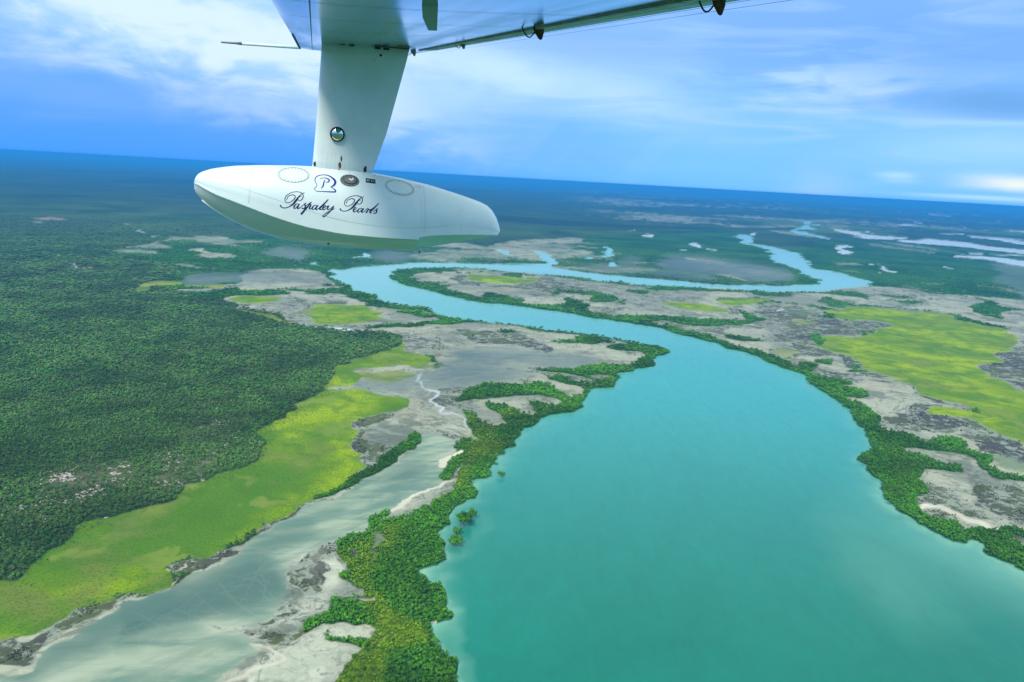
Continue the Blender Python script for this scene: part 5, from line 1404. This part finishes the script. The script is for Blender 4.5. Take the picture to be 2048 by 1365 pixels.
def section(x_, kl, chn, flat=0.0):
    w = halfw(x_)
    T = pl(x_, interp(tops, x_)); K = pl(x_, interp(kl, x_))
    # chine: pixel read off the near side, unprojected in the plane w in front of the centre plane
    C = plane_hit(x_, interp(chn, x_), seam - OUT * w * 0.97, OUT)
    half = []
    hgt = np.dot(T - C, UP)
    sh_ = C + OUT * w * 0.97
    for k_ in range(15):
        a = math.pi / 2 * k_ / 14
        # from chine up and over to the crest, a rounded, tumbled-home side
        lat = w * math.cos(a) ** 0.55 if k_ < 14 else 0
        up_ = hgt * math.sin(a) ** 0.95
        lat = w * (0.97 + .05 * math.sin(a * 2)) * (math.cos(a) ** 0.90 if k_ < 14 else 0)
        base = sh_ + (T - sh_) * (math.sin(a) ** 0.95)
        half.append((base, lat))
    bot = []
    for k_ in range(1, 7):
        t = k_ / 6
        base = K + (sh_ - K) * t; lat = w * 0.97 * t ** 0.9
        base = base - UP * 0.012 * math.sin(math.pi * t) * (1 if k_ < 6 else 0)
        bot.append((base, lat))
    bot[-1] = (sh_, w * .97)
    lip = [(sh_ - UP * 0.006, w * .97 + 0.010), (sh_ + UP * 0.006, w * .97 + 0.010)]      # spray rail
    near = [(K, 0.0)] + bot[:-1] + [(sh_ - UP * .008, w * .965)] + lip + half[1:]
    ring = [loc(b_ - OUT * l_) for b_, l_ in near] + [loc(b_ + OUT * l_) for b_, l_ in reversed(near[1:-1])]
    return ring
xs_f = [388.3, 389, 390.5, 393, 397, 403, 411, 421, 434, 450, 470, 492, 515, 540, 565, 590, 615, 640, 670, 700, 730, 760, 785, 805, 822, 838]
xs_a = [838.3, 846, 856, 868, 882, 898, 915, 932, 948, 962, 974, 983, 990, 994, 995.5]
rings = [section(x_, keel, chin) for x_ in xs_f] + [section(x_, aft_keel, aft_chin) for x_ in xs_a]
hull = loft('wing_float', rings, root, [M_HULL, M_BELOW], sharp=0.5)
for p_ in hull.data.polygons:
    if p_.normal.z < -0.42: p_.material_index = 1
BF = bvh_of(hull)
# fairing plate under the strut
decal_quad(BF, 'strut_base_fairing', [(575, 333), (625, 337), (690, 342), (742, 351), (775, 357), (742, 347), (690, 340.5), (625, 335.5)], hull, M_STRUT, .004)
# access hatches with a ring of screws
def ell(cx_, cy_, rx, ry, tilt, n):
    a0 = math.radians(tilt)
    return [(cx_ + rx * math.cos(t) * math.cos(a0) - ry * math.sin(t) * math.sin(a0), cy_ + rx * math.cos(t) * math.sin(a0) + ry * math.sin(t) * math.cos(a0)) for t in [k_ * 2 * math.pi / n for k_ in range(n)]]
def patch(bvh, name, pts, parent, mat, lift):
    """a plate that follows the surface: rings of the outline shrinking to its centre"""
    cx_ = sum(p_[0] for p_ in pts) / len(pts); cy_ = sum(p_[1] for p_ in pts) / len(pts); V = []; n_ = len(pts); F = []
    lv = [1.0, .97, .7, .4, .12]
    for i, s_ in enumerate(lv):
        for x_, y_ in pts:
            p, n = hit(bvh, cx_ + (x_ - cx_) * s_, cy_ + (y_ - cy_) * s_, lift if i else 0.0)
            if p is None: return None
            V.append(wloc(p))
    for i in range(len(lv) - 1):
        for j in range(n_): F.append((i * n_ + j, i * n_ + (j + 1) % n_, (i + 1) * n_ + (j + 1) % n_, (i + 1) * n_ + j))
    F.append(tuple((len(lv) - 1) * n_ + j for j in range(n_)))
    me = bpy.data.meshes.new(name); me.from_pydata(V, [], F)
    return link(name, me, parent, [mat])
def ribbon(bvh, name, P_, parent, mat, lift=0.003, closed=False, widths=None):
    """thin strip lying on the surface; P_ in photo pixels with a width each"""
    Q = catmull(P_, closed=closed, k=5) if len(P_) > 2 else [np.array(q, float) for q in P_]
    if closed: Q.append(Q[0])
    V = []; F = []
    for i, q in enumerate(Q):
        a = Q[max(i - 1, 0)]; b_ = Q[min(i + 1, len(Q) - 1)]
        d = np.array([b_[0] - a[0], b_[1] - a[1]]); d /= (np.linalg.norm(d) + 1e-9); nn_ = np.array([-d[1], d[0]]) * max(q[2], .25) / 2
        for sg in (-1, 1):
            p, n = hit(bvh, q[0] + sg * nn_[0], q[1] + sg * nn_[1], lift)
            if p is None: p = hit(bvh, q[0], q[1], lift)[0]
            if p is None: return V, F
            V.append(wloc(p))
    F = [(2 * i, 2 * i + 1, 2 * i + 3, 2 * i + 2) for i in range(len(Q) - 1)]
    return V, F
def ribbons(bvh, name, strokes, parent, mat, lift=0.003, closed=False):
    V = []; F = []
    for s_ in strokes:
        v, f = ribbon(bvh, name, s_, None, None, lift, closed); o0 = len(V); V += v; F += [tuple(i + o0 for i in q) for q in f]
    me = bpy.data.meshes.new(name); me.from_pydata(V, [], F)
    return link(name, me, parent, [mat])
ribbons(BS, 'wing_joint', [[(645, 79.5, 2.2), (700, 86, 1.8), (760, 93, 1.8), (818, 98.5, 2.4)]], strut, M_RUST, .006)
for cx_, cy_, rx, ry, tl in ((587.1, 350.8, 31, 14.4, 2), (799.2, 375.9, 29, 13.7, 14)):
    hp = patch(BF, 'access_hatch', ell(cx_, cy_, rx, ry, tl, 36), hull, M_HULL, 0.0025)
    if hp is None: continue
    ribbons(BF, 'hatch_gap', [[(x_, y_, .8) for x_, y_ in ell(cx_, cy_, rx, ry, tl, 24)]], hp, M_LINE, .004, True)
    bm = bmesh.new()
    for x_, y_ in ell(cx_, cy_, rx - 2.8, ry - 2.2, tl, 26):
        p, n = hit(BF, x_, y_, 0.003)
        bmesh.ops.create_icosphere(bm, subdivisions=1, radius=.0042, matrix=Matrix.Translation(loc(np.array(p))))
    me = bpy.data.meshes.new('hatch_screws'); bm.to_mesh(me); bm.free(); so = link('hatch_screws', me, hp, [M_DARK]); so['kind'] = 'stuff'
fc = patch(BF, 'fuel_cap', ell(699.4, 361.9, 19.4, 11.6, 8, 30), hull, M_GREY, 0.006)
patch(BF, 'cap_centre', ell(700.5, 361.5, 12.5, 7.4, 8, 24), fc, M_GREY, 0.014)
ribbons(BF, 'cap_gap', [[(x_, y_, .7) for x_, y_ in ell(700.5, 361.5, 13.2, 8.0, 8, 20)]], fc, M_DARK, .010, True)
ribbons(BF, 'cap_latch', [[(697, 360, 2.2), (702, 362, 2.8), (707, 361, 1.8)], [(702, 364, 1.8), (706, 358, 2)]], fc, M_WHITE, .016)
bm = bmesh.new()
for x_, y_ in ell(699.4, 361.9, 16.6, 9.8, 8, 12):
    p, n = hit(BF, x_, y_, 0.008); bmesh.ops.create_icosphere(bm, subdivisions=1, radius=.0045, matrix=Matrix.Translation(loc(np.array(p))))
me = bpy.data.meshes.new('cap_screws'); bm.to_mesh(me); bm.free(); so = link('cap_screws', me, fc, [M_DARK]); so['kind'] = 'stuff'
# fuel placard reading JET A-1
pq = [(731.3, 356.9), (750.8, 359.7), (751.1, 368), (731.5, 365.4)]
plq = patch(BF, 'fuel_placard', pq, hull, M_BLACK, 0.003)
JET = {'J': [[(.7, 0), (.7, .8), (.4, 1), (.1, .75)]], 'E': [[(.8, 0), (.1, 0), (.1, 1), (.8, 1)], [(.1, .5), (.7, .5)]], 'T': [[(0, 0), (1, 0)], [(.5, 0), (.5, 1)]],
       'A': [[(0, 1), (.5, 0), (1, 1)], [(.2, .65), (.8, .65)]], '-': [[(.1, .55), (.8, .55)]], '1': [[(.2, .25), (.5, 0), (.5, 1)]], ' ': []}
st_ = []
for i, chh in enumerate("JET A-1"):
    for s_ in JET[chh]:
        for a, b_ in zip(s_[:-1], s_[1:]):
            seg = []
            for (u_, v_) in (a, b_):
                U_ = 0.09 + (i + u_ * .78) * 0.117; V_ = 0.28 + v_ * .44
                x_ = pq[0][0] + (pq[1][0] - pq[0][0]) * U_ + (pq[3][0] - pq[0][0]) * V_; y_ = pq[0][1] + (pq[1][1] - pq[0][1]) * U_ + (pq[3][1] - pq[0][1]) * V_
                seg.append((x_, y_, .62))
            st_.append(seg)
ribbons(BF, 'placard_lettering', st_, plq, M_WHITE, 0.005)
# shell emblem with a P
E = lambda P_: [(550 + x_ / 7.062, 330 + y_ / 7.062, w_ / 7.062) for x_, y_, w_ in P_]
ribbons(BF, 'shell_emblem', [E([(590, 375, 7), (570, 358, 6), (553, 340, 7), (575, 318, 6), (592, 298, 7), (580, 262, 8), (564, 220, 11), (575, 182, 10), (615, 155, 9), (680, 144, 8), (745, 152, 12), (805, 185, 20), (850, 235, 30), (836, 285, 26), (790, 314, 9)]),
                             E([(786, 312, 9), (820, 335, 10), (852, 360, 16), (850, 380, 18), (820, 384, 16), (740, 381, 12), (660, 377, 8), (590, 375, 7)]),
                             E([(708, 214, 8), (690, 250, 16), (678, 300, 16), (650, 335, 5)]), E([(630, 205, 4), (660, 190, 6), (718, 190, 9), (762, 212, 20), (756, 242, 14), (718, 252, 5)])], hull, M_BLUE, .003)
# script lettering: Paspaley Pearls
T = lambda P_: [(550 + x_ / 9.309, 380 + y_ / 9.309, max(w_, 9) * 1.12 / 9.309) for x_, y_, w_ in P_]
stem = [(550, 55, 6), (500, 75, 9), (440, 130, 18), (390, 200, 32), (340, 260, 28), (270, 310, 14), (200, 335, 10), (140, 330, 12), (102, 303, 18), (112, 286, 24)]
bowl = [(215, 190, 5), (240, 130, 6), (300, 98, 10), (360, 102, 14), (375, 140, 14), (340, 190, 12), (280, 230, 9), (220, 238, 9), (186, 200, 11), (197, 130, 11), (260, 75, 8), (340, 43, 6), (430, 38, 7), (500, 65, 12), (525, 110, 14), (510, 165, 12), (470, 200, 9), (435, 195, 9), (430, 160, 8), (455, 130, 7), (490, 120, 5)]
P2 = lambda q: [(1210 + (x_ - 100) * .985, 112 + (y_ - 38) * .955, w_) for x_, y_, w_ in q]
LET = [stem, bowl, P2(stem), P2(bowl),
       [(440, 268, 10), (400, 262, 10), (362, 298, 20), (350, 333, 20), (375, 345, 10), (420, 300, 8), (452, 262, 12)], [(455, 262, 12), (418, 325, 26), (430, 350, 14), (475, 325, 6)],
       [(480, 325, 5), (572, 242, 6), (552, 275, 20), (566, 312, 24), (545, 345, 16), (500, 345, 16)],
       [(560, 310, 5), (620, 265, 5), (680, 225, 7)], [(678, 228, 8), (580, 345, 24), (482, 455, 30)], [(590, 335, 6), (640, 275, 8), (668, 282, 18), (640, 335, 24), (652, 358, 12), (700, 335, 5)],
       [(778, 290, 10), (735, 288, 10), (700, 320, 20), (690, 352, 20), (715, 365, 9), (760, 325, 8), (800, 285, 12)], [(803, 285, 12), (758, 345, 24), (768, 370, 12), (820, 340, 5)],
       [(820, 330, 5), (900, 270, 5), (988, 182, 10)], [(992, 178, 14), (900, 275, 24), (838, 335, 24), (832, 366, 14), (875, 358, 6)],
       [(880, 345, 5), (935, 320, 7), (948, 298, 10), (915, 300, 14), (886, 345, 20), (902, 370, 14), (955, 345, 6)],
       [(955, 320, 5), (1000, 297, 16), (975, 345, 20), (990, 372, 12), (1050, 335, 6), (1092, 302, 8)], [(1098, 300, 14), (1040, 380, 18), (960, 462, 14), (905, 500, 12), (888, 484, 8), (950, 430, 5), (1030, 390, 5), (1108, 345, 5)],
       [(1450, 385, 5), (1500, 357, 8), (1512, 334, 10), (1480, 336, 12), (1456, 385, 20), (1472, 410, 14), (1530, 385, 5)],
       [(1625, 348, 10), (1580, 346, 10), (1546, 380, 20), (1538, 408, 20), (1560, 418, 9), (1605, 380, 8), (1650, 345, 12)], [(1652, 345, 12), (1612, 400, 24), (1622, 420, 12), (1662, 400, 5)],
       [(1660, 400, 5), (1722, 347, 8), (1735, 368, 16), (1692, 430, 24)], [(1710, 400, 5), (1745, 368, 8), (1775, 362, 12)],
       [(1750, 390, 5), (1840, 330, 5), (1925, 256, 10)], [(1928, 253, 14), (1840, 345, 24), (1775, 400, 22), (1765, 430, 14), (1810, 424, 6)],
       [(1830, 410, 5), (1912, 346, 6), (1888, 375, 20), (1893, 405, 22), (1870, 436, 14), (1830, 436, 14)]]
ribbons(BF, 'script_lettering', [T(s_) for s_ in LET], hull, M_NAVY, .003)
ribbons(BF, 'hull_seam', [[(425, 352, .5), (520, 362, .5)], [(812, 388, .5), (818, 412, .5)], [(470, 372, .45), (560, 402, .45), (680, 440, .45), (800, 456, .45), (900, 452, .45)], [(846, 372, .45), (850, 420, .45), (849, 466, .45)], [(505, 334, .45), (500, 370, .45), (497, 408, .45)]], hull, M_SEAM, .002)
bm = bmesh.new()
for P_ in ([(846, 374), (850, 420), (849, 464)], [(505, 336), (500, 370), (497, 406)], [(470, 374), (560, 404), (680, 442), (800, 458), (900, 454)]):
    Q_ = catmull(P_, closed=False, k=16)
    for q_ in Q_:
        p, n = hit(BF, q_[0] + 2.2, q_[1], 0.0)
        if p is not None: bmesh.ops.create_icosphere(bm, subdivisions=1, radius=.0022, matrix=Matrix.Translation(loc(np.array(p))))
me = bpy.data.meshes.new('hull_rivets'); bm.to_mesh(me); bm.free(); so = link('hull_rivets', me, hull, [M_SEAM]); so['kind'] = 'stuff'
# drain plug, tow eye at the step
disc(BF, 'drain_plug', 820, 498, 2.6, hull, M_RUST, .004); disc(BF, 'drain_plug', 657, 487.5, 2.4, hull, M_RUST, .004, ry=1.4)
tube('keel_strip', [pl(x_, interp(keel, x_) + .5) for x_ in np.linspace(404, 838, 34)], .009, hull, M_HULL, 8)
tube('keel_strip', [pl(x_, interp(aft_keel, x_) + .3) for x_ in np.linspace(842, 992, 12)], .006, hull, M_HULL, 8)
box_between('tow_bracket', [pl(833, 494), pl(844, 488), pl(844, 504), pl(840, 507), pl(830, 507)], hull, M_HULL, .03, OUT)
tube('tow_hole', [pl(839, 504) - OUT * .012, pl(839, 504) + OUT * .04], .009, hull, M_DARK, 10)

# ================================================================== air
def haze():
    bm = bmesh.new(); bmesh.ops.create_cube(bm, size=1.0)
    me = bpy.data.meshes.new('haze'); bm.to_mesh(me); bm.free()
    o = link('haze', me); top = ALT + 6.0; bot = -3.0
    o.scale = (150000, 150000, top - bot); o.location = (0, 0, (top + bot) / 2)
    m_ = bpy.data.materials.new('haze_air'); m_.use_nodes = True; t = m_.node_tree; t.nodes.clear()
    v = t.nodes.new('ShaderNodeVolumePrincipled'); v.inputs['Color'].default_value = (0.06, 0.45, 1.0, 1)
    v.inputs['Density'].default_value = HAZE_D; v.inputs['Density Attribute'].default_value = ''; v.inputs['Anisotropy'].default_value = 0.0
    ou = t.nodes.new('ShaderNodeOutputMaterial'); t.links.new(v.outputs[0], ou.inputs['Volume'])
    me.materials.append(m_); tag(o, 'blue air haze over the far land', 'haze', kind='stuff')
HAZE_D = 0.72e-4
haze()
